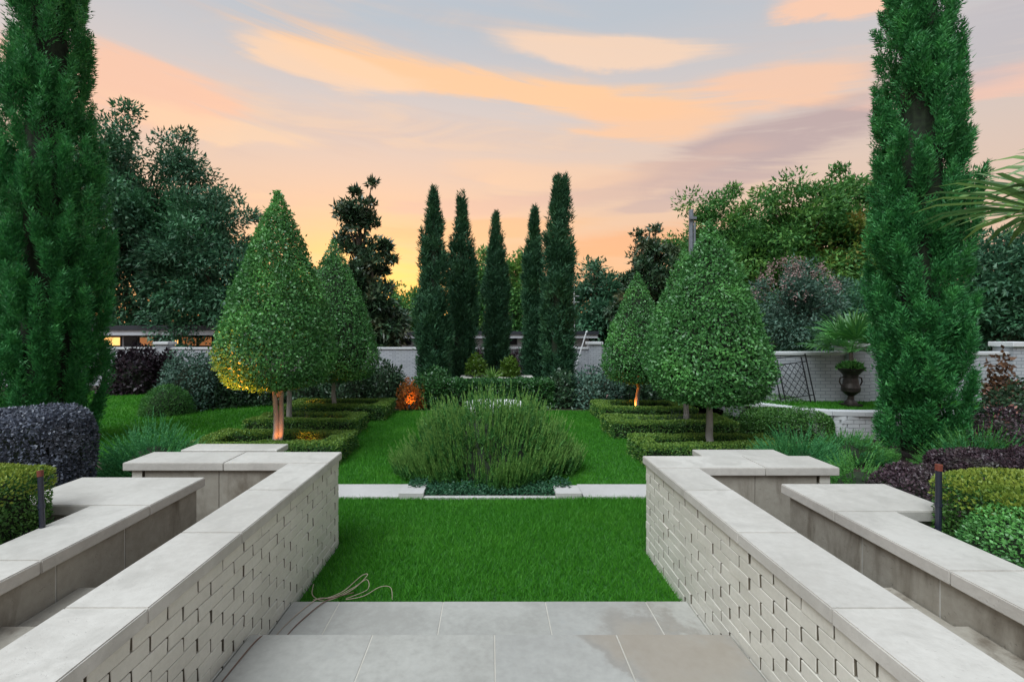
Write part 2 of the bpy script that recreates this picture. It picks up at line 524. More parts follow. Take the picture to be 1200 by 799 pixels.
def far_brick_mat():
    m, t, bs = mat('far_painted_brick')
    n = t.nodes.new('ShaderNodeTexBrick'); v = pos(t)
    mp = t.nodes.new('ShaderNodeMapping'); t.links.new(v, mp.inputs[0]); mp.inputs['Rotation'].default_value = (R(90), 0, 0)
    t.links.new(mp.outputs[0], n.inputs['Vector'])
    n.inputs['Scale'].default_value = 1.0; n.inputs['Brick Width'].default_value = .203; n.inputs['Row Height'].default_value = .068
    n.inputs['Mortar Size'].default_value = .008; n.inputs['Color1'].default_value = (.38, .40, .43, 1); n.inputs['Color2'].default_value = (.46, .48, .51, 1)
    n.inputs['Mortar'].default_value = (.25, .27, .30, 1)
    c = mixc(t, noise(t, v, 1.2, 5).step(.45, .8) * .5, Nd(t, n.outputs[0]), (.34, .36, .36))
    t.links.new(c.s, bs.inputs['Base Color']); bs.inputs['Roughness'].default_value = .7
    bump(t, bs, Nd(t, n.outputs[1]) * -1.0, .5, .008)
    return m


M['soil'] = soil_mat(); M['turf'] = turf_mat(); M['stained'] = stained_slab_mat(); M['farbrick'] = far_brick_mat()

# ================================================================== the setting: ground, lawns, path, steps
def sheet(name, poly, z, m, kind='structure'):
    o = MB().add([(x, y, z) for x, y in poly], [tuple(range(len(poly)))]).build(name, m)
    return tag(o, kind=kind)


ground = MB()
ground.add([(-30, -12, -.012), (30, -12, -.012), (30, 19, -.012), (-30, 19, -.012),
            (-900, -900, -1.2), (900, -900, -1.2), (900, 1500, -1.2), (-900, 1500, -1.2)],
           [(0, 1, 2, 3), (4, 5, 1, 0), (5, 6, 2, 1), (6, 7, 3, 2), (7, 4, 0, 3)])
tag(ground.build('ground', M['soil']), kind='structure')

PATH0, PATH1 = 5.36, 5.80
lawn_polys = {
    'near': [(-1.315, 3.19), (1.315, 3.19), (1.315, 4.12), (2.0, 4.12), (2.0, PATH0), (-2.0, PATH0), (-2.0, 4.25), (-1.315, 4.25)],
    'mid': [(-2.4, PATH1), (2.4, PATH1), (2.5, 11.4), (-2.55, 11.4)],
    'side': [(-14, 7.6), (-4.45, 6.9), (-4.5, 12.0), (-6.6, 12.2), (-9, 15.2), (-14, 15.2)],
}
sheet('lawn', lawn_polys['near'], 0.0, M['turf'])
sheet('lawn', lawn_polys['mid'], 0.0, M['turf'])
sheet('lawn', lawn_polys['side'], 0.0, M['turf'])


def in_poly(P, poly):
    x, y = P[:, 0], P[:, 1]; ins = np.zeros(len(P), bool); j = len(poly) - 1
    for i in range(len(poly)):
        xi, yi = poly[i]; xj, yj = poly[j]
        c = ((yi > y) != (yj > y)) & (x < (xj - xi) * (y - yi) / (yj - yi + 1e-12) + xi)
        ins ^= c; j = i
    return ins


def grass(label, poly, dens, h, w, seed, z=0.0, holes=()):
    r = np.random.default_rng(seed)
    q = np.array(poly); lo, hi = q.min(0), q.max(0)
    n = int(dens * (hi - lo).prod())
    P = r.random((n, 2)) * (hi - lo) + lo
    P = P[in_poly(P, poly)]
    for hp in holes: P = P[~in_poly(P, hp)]
    n = len(P)
    wv = Wave(r, 2.2)
    P3 = np.column_stack([P, np.full(n, z)])
    hh = h * r.uniform(.55, 1.25, n) * (1 + .18 * wv(P3))
    a = r.uniform(0, 6.283, n); lean = r.uniform(.1, 1.3, n) * hh
    b = r.uniform(0, 6.283, n)
    sx_, sy_ = np.cos(a) * w / 2, np.sin(a) * w / 2
    V = np.stack([np.column_stack([P[:, 0] - sx_, P[:, 1] - sy_, P3[:, 2]]),
                  np.column_stack([P[:, 0] + sx_, P[:, 1] + sy_, P3[:, 2]]),
                  np.column_stack([P[:, 0] + np.cos(b) * lean, P[:, 1] + np.sin(b) * lean, z + hh])], 1).reshape(-1, 3)
    o = link_mesh('grass', np_mesh('grass', V, [np.arange(len(V)).reshape(-1, 3)], M['grass']))
    return tag(o, label, 'grass', kind='stuff')


grass('short mown grass between the two brick walls below the steps', lawn_polys['near'], 11000, .042, .0065, 1)
grass('mown grass of the middle lawn around the rosemary bush', lawn_polys['mid'], 5400, .040, .009, 2)
grass('mown grass of the side lawn by the burgundy shrubs', lawn_polys['side'], 1300, .055, .022, 3)

# path across the garden, slabs one by one, interrupted by the rosemary bed
path = thing('path', None, None); tag(path, kind='structure')
for x0, x1 in ((-4.2, -3.3), (-3.3, -2.1), (-2.1, -1.02), (1.05, 2.2), (2.2, 3.4), (3.4, 4.4)):
    MB().box(x0 + .004, x1 - .004, PATH0, PATH1, -.03, .030).build('path_slab', M['pathstone'], path, .004)
bed = thing('stone_bed_edging', 'pale stone edging blocks framing the rosemary bed across the path', 'edging', (0, 5.36, 0))
for x0, x1, y0, y1, zt in ((-1.02, -.74, -.012, .30, .075), (.74, 1.03, -.012, .26, .075), (-.738, .738, -.02, .035, .030)):
    MB().box(x0, x1, y0, y1, -.03, zt).build('edging_block', M['pathstone'], bed, .005)

# steps: slabs one by one on a plain base
steps = thing('steps', None, None, (0, 2.6, 0)); tag(steps, kind='structure')
rb0 = np.random.default_rng(5)
def slab_row(xs, y0, y1, zt, th, m):
    for a, b in zip(xs[:-1], xs[1:]):
        MB().box(a + .0035, b - .0035, y0 - 2.6, y1 - 2.6, zt - th, zt + rb0.normal() * .0006).build('paving_slab', m, steps, .0025)
    for a in xs[1:-1]:
        MB().box(a - .0034, a + .0034, y0 - 2.598, y1 - 2.603, zt - th, zt - .002).build('grout_joint', M['mortar'], steps)
slab_row([-1.318, -1.0, -.31, .37, 1.04, 1.318], 2.55, 3.20, .067, .05, M['stained'])
slab_row([-1.318, -.642, .026, .694, 1.318], 1.95, 2.63, .205, .05, M['stained'])
slab_row([-1.318, -.98, -.31, .36, 1.03, 1.318], 1.00, 2.01, .345, .05, M['stained'])
slab_row([-1.318, -.64, .03, .69, 1.318], -.4, .995, .345, .05, M['stained'])
slab_row([-1.318, -.3, .7, 1.318], -2.0, -.405, .345, .05, M['stained'])
MB().box(-1.316, 1.316, -4.4, .585, -.2, .014).box(-1.316, 1.316, -4.4, -.01, .016, .152).box(-1.316, 1.316, -4.4, -.62, .154, .292).build('step_base', M['mortar'], steps)

# raised terrace on the right behind a curved retaining wall
TZ = .49
ret = [(4.2, 11.6), (4.7, 10.6), (5.15, 9.6), (5.45, 8.95), (5.80, 8.52), (6.2, 8.36), (6.9, 8.34), (8.2, 8.5), (10, 8.6), (14, 8.6)]
terr = MB()
tp = ret + [(14, 18.4), (4.2, 18.4)]
terr.add([(x + .05, y + .10, TZ - .02) for x, y in tp], [tuple(range(len(tp)))])
tag(terr.build('raised_lawn', M['turf']), kind='structure')
grass('grass on the raised terrace behind the low curved brick wall', [(5.6, 8.75), (6.2, 8.52), (9.5, 8.7), (9.5, 9.62), (5.2, 9.62)], 1800, .05, .02, 5, TZ - .02)

# ================================================================== brick walls beside the steps
BL, BP, BH = .203, .0677, .0650


def brick_mesh(seed, L=.1905, D=.09, Hh=BH, m=None):
    r = np.random.default_rng(seed)
    b = MB().box(-D / 2, D / 2, -L / 2, L / 2, 0, Hh)
    b.v = [(x + r.normal() * .0012, y + r.normal() * .0015, z + r.normal() * .0008) for x, y, z in b.v]
    me = bpy.data.meshes.new('brick'); me.from_pydata(b.v, [], b.f)
    bm = bmesh.new(); bm.from_mesh(me)
    bmesh.ops.bevel(bm, geom=bm.edges[:], offset=.0028, segments=1, affect='EDGES')
    bmesh.ops.recalc_face_normals(bm, faces=bm.faces)
    if m is None:                       # end faces at the head joints take the dark joint colour
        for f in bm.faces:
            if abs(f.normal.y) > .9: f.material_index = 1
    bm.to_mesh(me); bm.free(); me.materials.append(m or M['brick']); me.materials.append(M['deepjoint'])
    return me


bricks = [brick_mesh(s) for s in range(6)]
halves = [brick_mesh(10 + s, .084) for s in range(3)]
rb = np.random.default_rng(77)
CT, CTH = .806, .064          # coping top, thickness


def coping(parent, rects, by, axis):
    for (x0, x1, y0, y1) in rects:
        MB().box(x0, x1, y0 - by, y1 - by, CT - CTH, CT + rb.normal() * .0008).build('coping_stone', M['coping'], parent, .006, seg=2)


def brick_wall(sg, yend, xarm, label):
    """sg -1 left, +1 right. Long brick face towards the steps, an arm across its far end"""
    Y0 = .70
    w = thing('brick_wall', label, 'wall', (sg * 1.45, Y0, 0))
    bx = sg * 1.45
    X = lambda x: sg * x - bx
    def bxx(xa, xb): a, b = X(xa), X(xb); return min(a, b), max(a, b)
    # core with mortar behind the bricks
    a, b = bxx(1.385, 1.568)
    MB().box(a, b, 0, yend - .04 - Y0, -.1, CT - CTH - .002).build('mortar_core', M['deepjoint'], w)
    a, b = bxx(1.572, xarm - .05)
    MB().box(a, b, yend - .30 - Y0, yend - .045 - Y0, -.1, CT - CTH - .004).build('mortar_core', M['mortar'], w)
    # bricks: top course hangs from the coping, courses go down to the lawn
    rows = 12
    ztop = CT - CTH - .004
    for k in range(rows):
        z = ztop - (k + 1) * BP + (BP - BH)
        off = (k % 2) * BL / 2
        y = yend - .03 - BL / 2 - (BL / 4 if False else 0)
        if k % 2 == 1:
            o = link_mesh('brick', halves[k % 3], w, (X(1.33 + .045), yend - .03 - .0475 - Y0, z))
            y = yend - .03 - BL / 2 - BL / 2
        while y > Y0 + .1:
            fl = .345 if y < 1.9 else (.205 if y < 2.5 else (.067 if y < 3.1 else -.06))
            if z + BH > fl - .02:
                o = link_mesh('brick', bricks[rb.integers(6)], w, (X(1.33 + .045 + rb.normal() * .0010), y - Y0 + rb.normal() * .002, z))
                o.rotation_euler = (rb.normal() * .0015, 0, (math.pi if rb.random() < .5 else 0) + rb.normal() * .0025)
            y -= BL
        # bricks on the arm's outer end, seen from the garden
        e = link_mesh('brick', halves[k % 3], w, (X(xarm - .05 - .0475), yend - .31 + .02 - Y0, z)); e.rotation_euler.z = math.pi / 2
    # limestone facing inside the channel
    n = 5
    ys = np.linspace(Y0 + .02, yend - .36, n + 1)
    for i in range(n):
        a, b = bxx(1.572, 1.600)
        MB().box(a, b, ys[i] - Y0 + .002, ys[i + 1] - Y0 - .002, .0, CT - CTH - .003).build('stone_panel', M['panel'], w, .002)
    xs = np.linspace(1.604, xarm - .16, 3)
    for i in range(2):
        a, b = bxx(xs[i] + .002, xs[i + 1] - .002)
        MB().box(a, b, yend - .335 - Y0, yend - .304 - Y0, .0, CT - CTH - .003).build('stone_panel', M['panel'], w, .002)
    # coping: long run, then the arm with a single corner stone
    js = [Y0 - .03, 1.14, 1.835, 2.53, 3.22, yend - .365]
    for i in range(len(js) - 1):
        a, b = bxx(1.31, 1.635)
        MB().box(a, b, js[i] + .0015 - Y0, js[i + 1] - .0015 - Y0, CT - CTH, CT + rb.normal() * .0006).build('coping_stone', M['coping'], w, .005, seg=2)
    for x0, x1 in ((1.31, 2.16), (2.16, xarm)):
        a, b = bxx(x0 + .0015, x1 - .0015)
        MB().box(a, b, yend - .365 - Y0, yend - Y0, CT - CTH, CT + rb.normal() * .0006).build('coping_stone', M['coping'], w, .005, seg=2)
    return w


brick_wall(-1, 4.245, 2.98, 'cream painted brick wall with limestone coping and a cable along its foot')
brick_wall(1, 4.11, 2.74, 'cream painted brick wall with limestone coping beside the tan-stained paving')


def stone_wall(sg, xi, yend, ynear, xarm, label):
    Y0 = .70
    w = thing('stone_wall', label, 'wall', (sg * 2.25, Y0, 0)); bx = sg * 2.25
    def bxx(xa, xb): a, b = sg * xa - bx, sg * xb - bx; return min(a, b), max(a, b)
    a, b = bxx(xi + .062, xi + .33)
    MB().box(a, b, 0, yend - .06 - Y0, -.1, CT - CTH - .002).build('wall_core', M['panel'], w)
    a, b = bxx(xi + .332, xarm - .04)
    MB().box(a, b, ynear + .04 - Y0, yend - .062 - Y0, -.1, CT - CTH - .004).build('wall_core', M['mortar'], w)
    js = [Y0 + .02, 1.40, 1.88, 2.33, 2.77, yend - .05] if sg < 0 else [Y0 + .02, 1.30, 1.75, 2.20, 2.66, yend - .05]
    for i in range(len(js) - 1):
        a, b = bxx(xi + .03, xi + .060)
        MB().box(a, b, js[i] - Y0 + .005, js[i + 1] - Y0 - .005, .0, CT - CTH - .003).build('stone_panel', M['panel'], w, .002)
        if i:
            a, b = bxx(xi + .034, xi + .061)
            MB().box(a, b, js[i] - Y0 - .0045, js[i] - Y0 + .0045, .0, CT - CTH - .004).build('joint', M['coping'], w)
    js = [Y0 - .03, 1.54, 2.22, ynear] if sg < 0 else [Y0 - .03, 1.45, 2.12, ynear]
    for i in range(len(js) - 1):
        a, b = bxx(xi, xi + .36)
        MB().box(a, b, js[i] + .0015 - Y0, js[i + 1] - .0015 - Y0, CT - CTH, CT + rb.normal() * .0006).build('coping_stone', M['coping'], w, .005, seg=2)
    a, b = bxx(xi, xarm)
    MB().box(a, b, ynear + .0015 - Y0, yend - Y0, CT - CTH, CT).build('coping_stone', M['coping'], w, .005, seg=2)
    return w


stone_wall(-1, 2.08, 3.50, 2.93, 2.98, 'grey limestone wall with thick coping in front of the bluish purple hedge')
stone_wall(1, 2.036, 3.35, 2.83, 2.76, 'grey limestone wall with thick coping beside the clipped boxwood ball')

# floor of the two channels between the walls
for sg in (-1, 1):
    ch = thing('channel_floor', None, None, (sg * 1.86, 1.5, 0)); tag(ch, kind='structure')
    for y0, y1, z in ((.70, 2.06, .60), (2.064, 2.45, .560), (2.454, 4.0 if sg > 0 else 3.87, .08)):
        a = 1.605 - 1.86; b = 2.06 - 1.86
        xa, xb = (a, b) if sg > 0 else (-b - .04, -a)
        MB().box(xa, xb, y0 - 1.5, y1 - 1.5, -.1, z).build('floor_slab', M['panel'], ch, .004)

# low stone benches behind the brick walls
for px0, px1, y1, y0, lb in ((231, 338, 5.22, 4.94, 'low pale stone slab bench behind the brick wall with the cable'),
                             (811, 906, 4.98, 4.70, 'low pale stone slab bench behind the brick wall with the tan stain')):
    zt = gz(519.8 if px0 < 500 else 526.5, y1)
    xa, xb = gx(px0, y1), gx(px1, y1)
    t = thing('stone_bench', lb, 'bench', ((xa + xb) / 2, (y0 + y1) / 2, 0), 'stone benches behind the brick walls')
    hw, hd = (xb - xa) / 2, (y1 - y0) / 2
    MB().box(-hw, hw, -hd, hd, zt - .06, zt).build('bench_top', M['coping'], t, .006)
    MB().box(-hw + .04, hw - .04, -hd + .04, hd - .04, -.03, zt - .0605).build('bench_base', M['brick'], t, .004)

# ================================================================== plants
def root_of(name, label, cat, loc, group=None, rz=0): return thing(name, label, cat, loc, group, rz)


def core_ellipsoid(name, rx, ry, rz, c, m, parent, seed=0, z0=None):
    bm = bmesh.new(); bmesh.ops.create_icosphere(bm, subdivisions=3, radius=1)
    r = np.random.default_rng(seed); wv = Wave(r, 3.0)
    for v in bm.verts:
        p = np.array([v.co[:]]); k = 1 + .10 * wv(p)[0]
        v.co = Vector((v.co.x * rx * k + c[0], v.co.y * ry * k + c[1], max(v.co.z * rz * k + c[2], .0 if z0 is None else z0)))
        
    me = bpy.data.meshes.new(name); bm.to_mesh(me); bm.free(); me.materials.append(m)
    return link_mesh(name, me, parent)


def hedge_box(label, x0, x1, y0, y1, z1, m, seed, dens=7000, L=.026, Wd=.016, rad=.06, bulge=.02, new=0, group=None, name='box_hedge', z0=0.0, newm='box_new', wf=5.0):
    r = np.random.default_rng(seed)
    cx, cy = (x0 + x1) / 2, (y0 + y1) / 2
    t = root_of(name, label, 'hedge', (cx, cy, 0), group)
    b = (x0 - cx, x1 - cx, y0 - cy, y1 - cy, z0, z1)
    lx, ly, lz = x1 - x0, y1 - y0, z1 - z0
    area = lx * ly + 2 * lz * (lx + ly)
    n = int(dens * area)
    P, N = box_surface(r, n, *b); P, N = round_box(P, N, *b, rad)
    wv = Wave(r, wf); wv2 = Wave(r, wf * 4)
    P = P + N * (wv(P) * bulge + wv2(P) * bulge * .45)[:, None]
    P[:, 2] = np.maximum(P[:, 2], .01)
    parts = [clipped_leaves(r, P, N, L, Wd, .10)]
    link_mesh('foliage', leaf_mesh('foliage', parts, M[m]), t)
    i = .055 + rad * .15
    MB().box(b[0] + i, b[1] - i, b[2] + i, b[3] - i, -.4, z1 - i).build('shade_core', M['coreshade'], t, min(.9 * rad, (ly - 2 * i) * .45), seg=3)
    if new:
        q = (N[:, 2] > .35) | ((P[:, 2] > z1 - .12) & (r.random(len(P)) < .35))
        q &= (r.random(len(P)) < new) & (wv(P * 1.7) > -1.1)
        Q, NQ = P[q], N[q]
        A = unit(NQ * .8 + rvec(r, len(Q)) * .7 + np.array([0, 0, .5]))
        link_mesh('new_growth', leaf_mesh('new_growth', [leaf_arrays(Q + NQ * .008, A, rvec(r, len(Q)), L * r.uniform(.7, 1.3, len(Q)), Wd * r.uniform(.8, 1.2, len(Q)))], M[newm]), t)
    return t


def hedge_ring(label, x0, x1, y0, y1, h, seed, w=.28, shear=0.0, group='low clipped box hedges of the parterres', dens=4300, open_back=False):
    r = np.random.default_rng(seed)
    cx, cy = (x0 + x1) / 2, (y0 + y1) / 2
    t = root_of('box_hedge', label, 'hedge', (cx, cy, 0), group)
    X0, X1, Y0, Y1 = x0 - cx, x1 - cx, y0 - cy, y1 - cy
    strips = [(X0, X1, Y0, Y0 + w), (X0, X1, Y1 - w, Y1), (X0, X0 + w, Y0 + w, Y1 - w), (X1 - w, X1, Y0 + w, Y1 - w)]
    wv = Wave(r, 4.0); wv2 = Wave(r, 17); parts = []; new = []; core = MB()
    for a, b, c, d in strips:
        ln = (b - a) * (d - c) + 2 * h * (b - a + d - c)
        P, N = box_surface(r, int(dens * ln), a, b, c, d, 0, h); P, N = round_box(P, N, a, b, c, d, 0, h, .05)
        P = P + N * (wv(P) * .018 + wv2(P) * .010)[:, None]; P[:, 2] = np.maximum(P[:, 2], .01)
        parts.append(clipped_leaves(r, P, N, .030, .019, .08))
        q = ((N[:, 2] > .3) & (r.random(len(P)) < .75)) | (r.random(len(P)) < .10)
        Q, NQ = P[q], N[q]
        new.append(leaf_arrays(Q + NQ * .006, unit(NQ + rvec(r, len(Q)) * .8), rvec(r, len(Q)), .028 * r.uniform(.7, 1.3, len(Q)), .018))
        i = .05
        core.box(a + i, b - i, c + i, d - i, -.02, h - i)
    link_mesh('foliage', leaf_mesh('foliage', parts, M['box']), t)
    link_mesh('new_growth', leaf_mesh('new_growth', new, M['ring_new']), t)
    core.build('shade_core', M['coreshade'], t, .02)
    return t


M['ring_new'] = leaf_mat('box_top_growth', (.11, .22, .035), (.26, .40, .075), (.15, .28, .045), .45, .4, .25, 2)


def mound(label, cx, cy, rx, ry, h, m, seed, n, L, Wd, name='shrub', cat='shrub', lump=.10, group=None, z0=0.0, stick=.25, freq=3.0, extra=None, up=.3, parent_stems=True):
    """rounded shrub: leaves spread over and under a lumpy dome"""
    r = np.random.default_rng(seed)
    t = root_of(name, label, cat, (cx, cy, z0), group)
    D = rvec(r, n); D[:, 2] = np.abs(D[:, 2]) ** .8
    D = unit(D)
    wv = Wave(r, freq, 7); wv2 = Wave(r, freq * 3, 6)
    k = 1 + lump * wv(D * 2) + lump * .6 * wv2(D * 2)
    k = k - r.random(n) ** 1.6 * stick
    low = D[:, 2] < .15
    P = D * np.array([rx, ry, h]) * k[:, None]
    # bring the flanks down to the ground
    q = r.random(n) < .35
    P[q, 2] *= r.random(q.sum())
    P[:, 2] = np.maximum(P[:, 2], .02)
    N = unit(D / np.array([rx, ry, h]))
    A = unit(N * .6 + rvec(r, n) * .9 + np.array([0, 0, up]))
    link_mesh('foliage', leaf_mesh('foliage', [leaf_arrays(P, A, unit(N + rvec(r, n) * .8), L * r.uniform(.6, 1.3, n), Wd * r.uniform(.7, 1.2, n))], M[m]), t)
    core_ellipsoid('shade_core', rx * .74, ry * .74, h * .78, (0, 0, 0), M['coreshade'], t, seed)
    if extra:
        nm, em, frac, eL, eW = extra
        q = (r.random(n) < frac) & (wv2(P * 2.2) > .1) & (N[:, 2] > .1)
        Q = P[q] + N[q] * .02
        fo = link_mesh(nm, leaf_mesh(nm, [leaf_arrays(Q, unit(N[q] + rvec(r, len(Q)) * .7 + np.array([0, 0, .4])), rvec(r, len(Q)), eL * r.uniform(.6, 1.3, len(Q)), eW)], M[em]), t); fo['kind'] = 'stuff'
    return t


def sprigs(r, base, D, ln, nper, nl, nw, spread=.9, droop=0.0, flat=False):
    """needles set round a stem; returns leaf arrays, and those of the tips"""
    n = len(base)
    T = np.tile(np.linspace(.06, 1, nper), n); I = np.repeat(np.arange(n), nper)
    Dn = D[I]; P = base[I] + Dn * (ln[I] * T)[:, None]
    if droop: P[:, 2] -= droop * (T ** 2) * ln[I]
    side = unit(np.cross(Dn, rvec(r, len(P))))
    A = unit(Dn * .8 + side * spread * (1.15 - T)[:, None] + Dn * T[:, None] * .5)
    sz = (1.1 - .45 * T) * r.uniform(.75, 1.2, len(P))
    arr = leaf_arrays(P, A, rvec(r, len(P)), nl * sz, nw * sz, tri=True).reshape(-1, 3, 3)
    tip = T > .64
    return arr[~tip].reshape(-1, 3), arr[tip].reshape(-1, 3)


def feather_bush(label, cx, cy, rx, ry, h, seed, nspr, nper=34, nl=.035, nw=.006, ln=.32, m='rosemary', mt='rosemary_tip', upk=.75, name='rosemary_bush', cat='bush', lumps=40, group=None, spray=.5):
    r = np.random.default_rng(seed)
    t = root_of(name, label, cat, (cx, cy, 0), group)
    # clump centres on the dome
    C = rvec(r, lumps); C[:, 2] = np.abs(C[:, 2]); C = unit(C)
    ci = r.integers(0, lumps, nspr)
    D = unit(C[ci] + r.normal(size=(nspr, 3)) * .145)
    D[:, 2] = np.abs(D[:, 2]) * r.uniform(.02, 1.0, nspr) ** .95
    lump_k = 1 + r.normal(size=lumps) * .055
    k = lump_k[ci] * r.uniform(.84, 1.03, nspr) - .16 * np.linalg.norm(D - C[ci], axis=1)
    rho = np.minimum(1, np.hypot(D[:, 0], D[:, 1])); ch = D[:, 2] / np.sqrt(np.maximum(1e-3, 1 - rho ** 2))
    tip = np.column_stack([D[:, 0] * rx * k, D[:, 1] * ry * k, h * k * np.minimum(1, ch) * np.maximum(.0, 1 - rho ** 3.2) ** .5])
    prof = np.clip(1 - (tip[:, 2] / h), 0, 1)
    dirv = unit(np.array([0, 0, 1.0]) * upk + D * np.array([1, 1, .3]) * spray + rvec(r, nspr) * .14)
    l = ln * r.uniform(.65, 1.25, nspr)
    base = tip - dirv * l[:, None] * .8
    base[:, 2] = np.maximum(base[:, 2], .01)
    a, b = sprigs(r, base, dirv, l, nper, nl, nw)
    link_mesh('foliage', leaf_mesh('foliage', [a], M[m], 3), t)
    link_mesh('sprig_tips', leaf_mesh('sprig_tips', [b], M[mt], 3), t)
    core_ellipsoid('shade_core', rx * .60, ry * .60, h * .60, (0, 0, 0), M['coreshade'], t, seed)
    return t


def cypress(label, x, y, h, rad, m, seed, nspr, nper=30, nl=.07, nw=.02, ln=.42, prof=None, group=None, lean=0.0, zoff=0.0, tw=.50, per=7):
    r = np.random.default_rng(seed)
    t = root_of('cypress_tree', label, 'tree', (x, y, zoff), group)
    prof = prof or (lambda s: np.minimum(1, (1 - s) * 2.6) ** .62 * np.minimum(1, .62 + s * 2.6) * (1 - .25 * s))
    # plumes: upright branch tips, each carrying several sprays
    npl = max(60, nspr // per)
    zp = r.random(npl * 4); w = prof(zp); zp = zp[r.random(len(zp)) < w / w.max()][:npl]; npl = len(zp)
    zp = np.concatenate([zp, np.linspace(.84, .985, 16)]); npl = len(zp)
    ap = r.uniform(0, 6.283, npl)
    wv = Wave(r, 4.0, 7)
    kp = (1 + .10 * wv(np.column_stack([np.cos(ap), np.sin(ap), zp * h / rad * .6]))) * r.uniform(.25, 1.07, npl) ** .55
    outp = np.column_stack([np.cos(ap), np.sin(ap), np.zeros(npl)])
    pl = ln * 1.7 * r.uniform(.7, 1.3, npl) * np.clip((1 - zp) * 5, .45, 1)
    dp = unit(np.array([0, 0, 1.0]) + outp * (r.uniform(.02, tw, npl) * np.clip((1 - zp) * 4, .1, 1))[:, None] + rvec(r, npl) * .07)
    Bp = outp * np.maximum(rad * prof(zp) * kp - pl * .16, .02)[:, None]; Bp[:, 2] = zp * h + .15 - pl * .5
    pk = np.where(zp * h > 7.6, .35, 1.0); ip = r.choice(npl, nspr, p=pk / pk.sum()); n = nspr
    tt = r.random(n)
    out = unit(outp[ip] + rvec(r, n) * .6)
    l = ln * r.uniform(.45, .95, n) * (1.15 - .45 * tt)
    pw = pl[ip] * .13 * np.sin(np.pi * (.15 + .80 * tt))
    base = Bp[ip] + dp[ip] * (pl[ip] * tt)[:, None] + out * (pw * r.uniform(.2, 1.0, n))[:, None]
    dirv = unit(dp[ip] + out * .38 * r.uniform(.3, 1.2, (n, 1)) * np.clip((1 - zp[ip]) * 5, .15, 1)[:, None] + rvec(r, n) * .10)
    base[:, 2] = np.maximum(base[:, 2], .10)
    base[:, 0] += lean * base[:, 2]
    # each spray: a flattened plume of scale leaves
    T = np.tile(np.linspace(.0, 1, nper), n); I = np.repeat(np.arange(n), nper)
    side = unit(np.cross(dirv, out + rvec(r, n) * .8)); nor = np.cross(side, dirv)
    wdt = np.sin(np.pi * (T * .82 + .16)) * l[I] * .34
    off = side[I] * (r.uniform(-1, 1, len(T)) * wdt)[:, None] + nor[I] * (r.normal(size=len(T)) * wdt * .30)[:, None]
    P = base[I] + dirv[I] * (T * l[I])[:, None] + off
    A = unit(dirv[I] * .9 + unit(off + 1e-6) * .75 + rvec(r, len(T)) * .35)
    arr = leaf_arrays(P, A, rvec(r, len(T)), nl * r.uniform(.6, 1.25, len(T)), nw * r.uniform(.7, 1.3, len(T)), tri=True)
    link_mesh('crown', leaf_mesh('crown', [arr], M[m], 3), t)
    # trunk, and a solid dark core standing in for the shade inside
    zz_ = np.linspace(0, 1, 14)
    MB().tube([(lean * q * h, 0, q * h * .96 + .0) for q in zz_], [max(.012, rad * .13 * (1 - q)) for q in zz_], 8).build('trunk', M['bark'], t)
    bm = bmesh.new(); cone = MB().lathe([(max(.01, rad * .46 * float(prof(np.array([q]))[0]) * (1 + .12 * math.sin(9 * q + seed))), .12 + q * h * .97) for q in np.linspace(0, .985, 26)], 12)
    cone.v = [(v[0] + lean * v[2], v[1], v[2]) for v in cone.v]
    cone.build('shade_core', M['coreshade'], t)
    return t


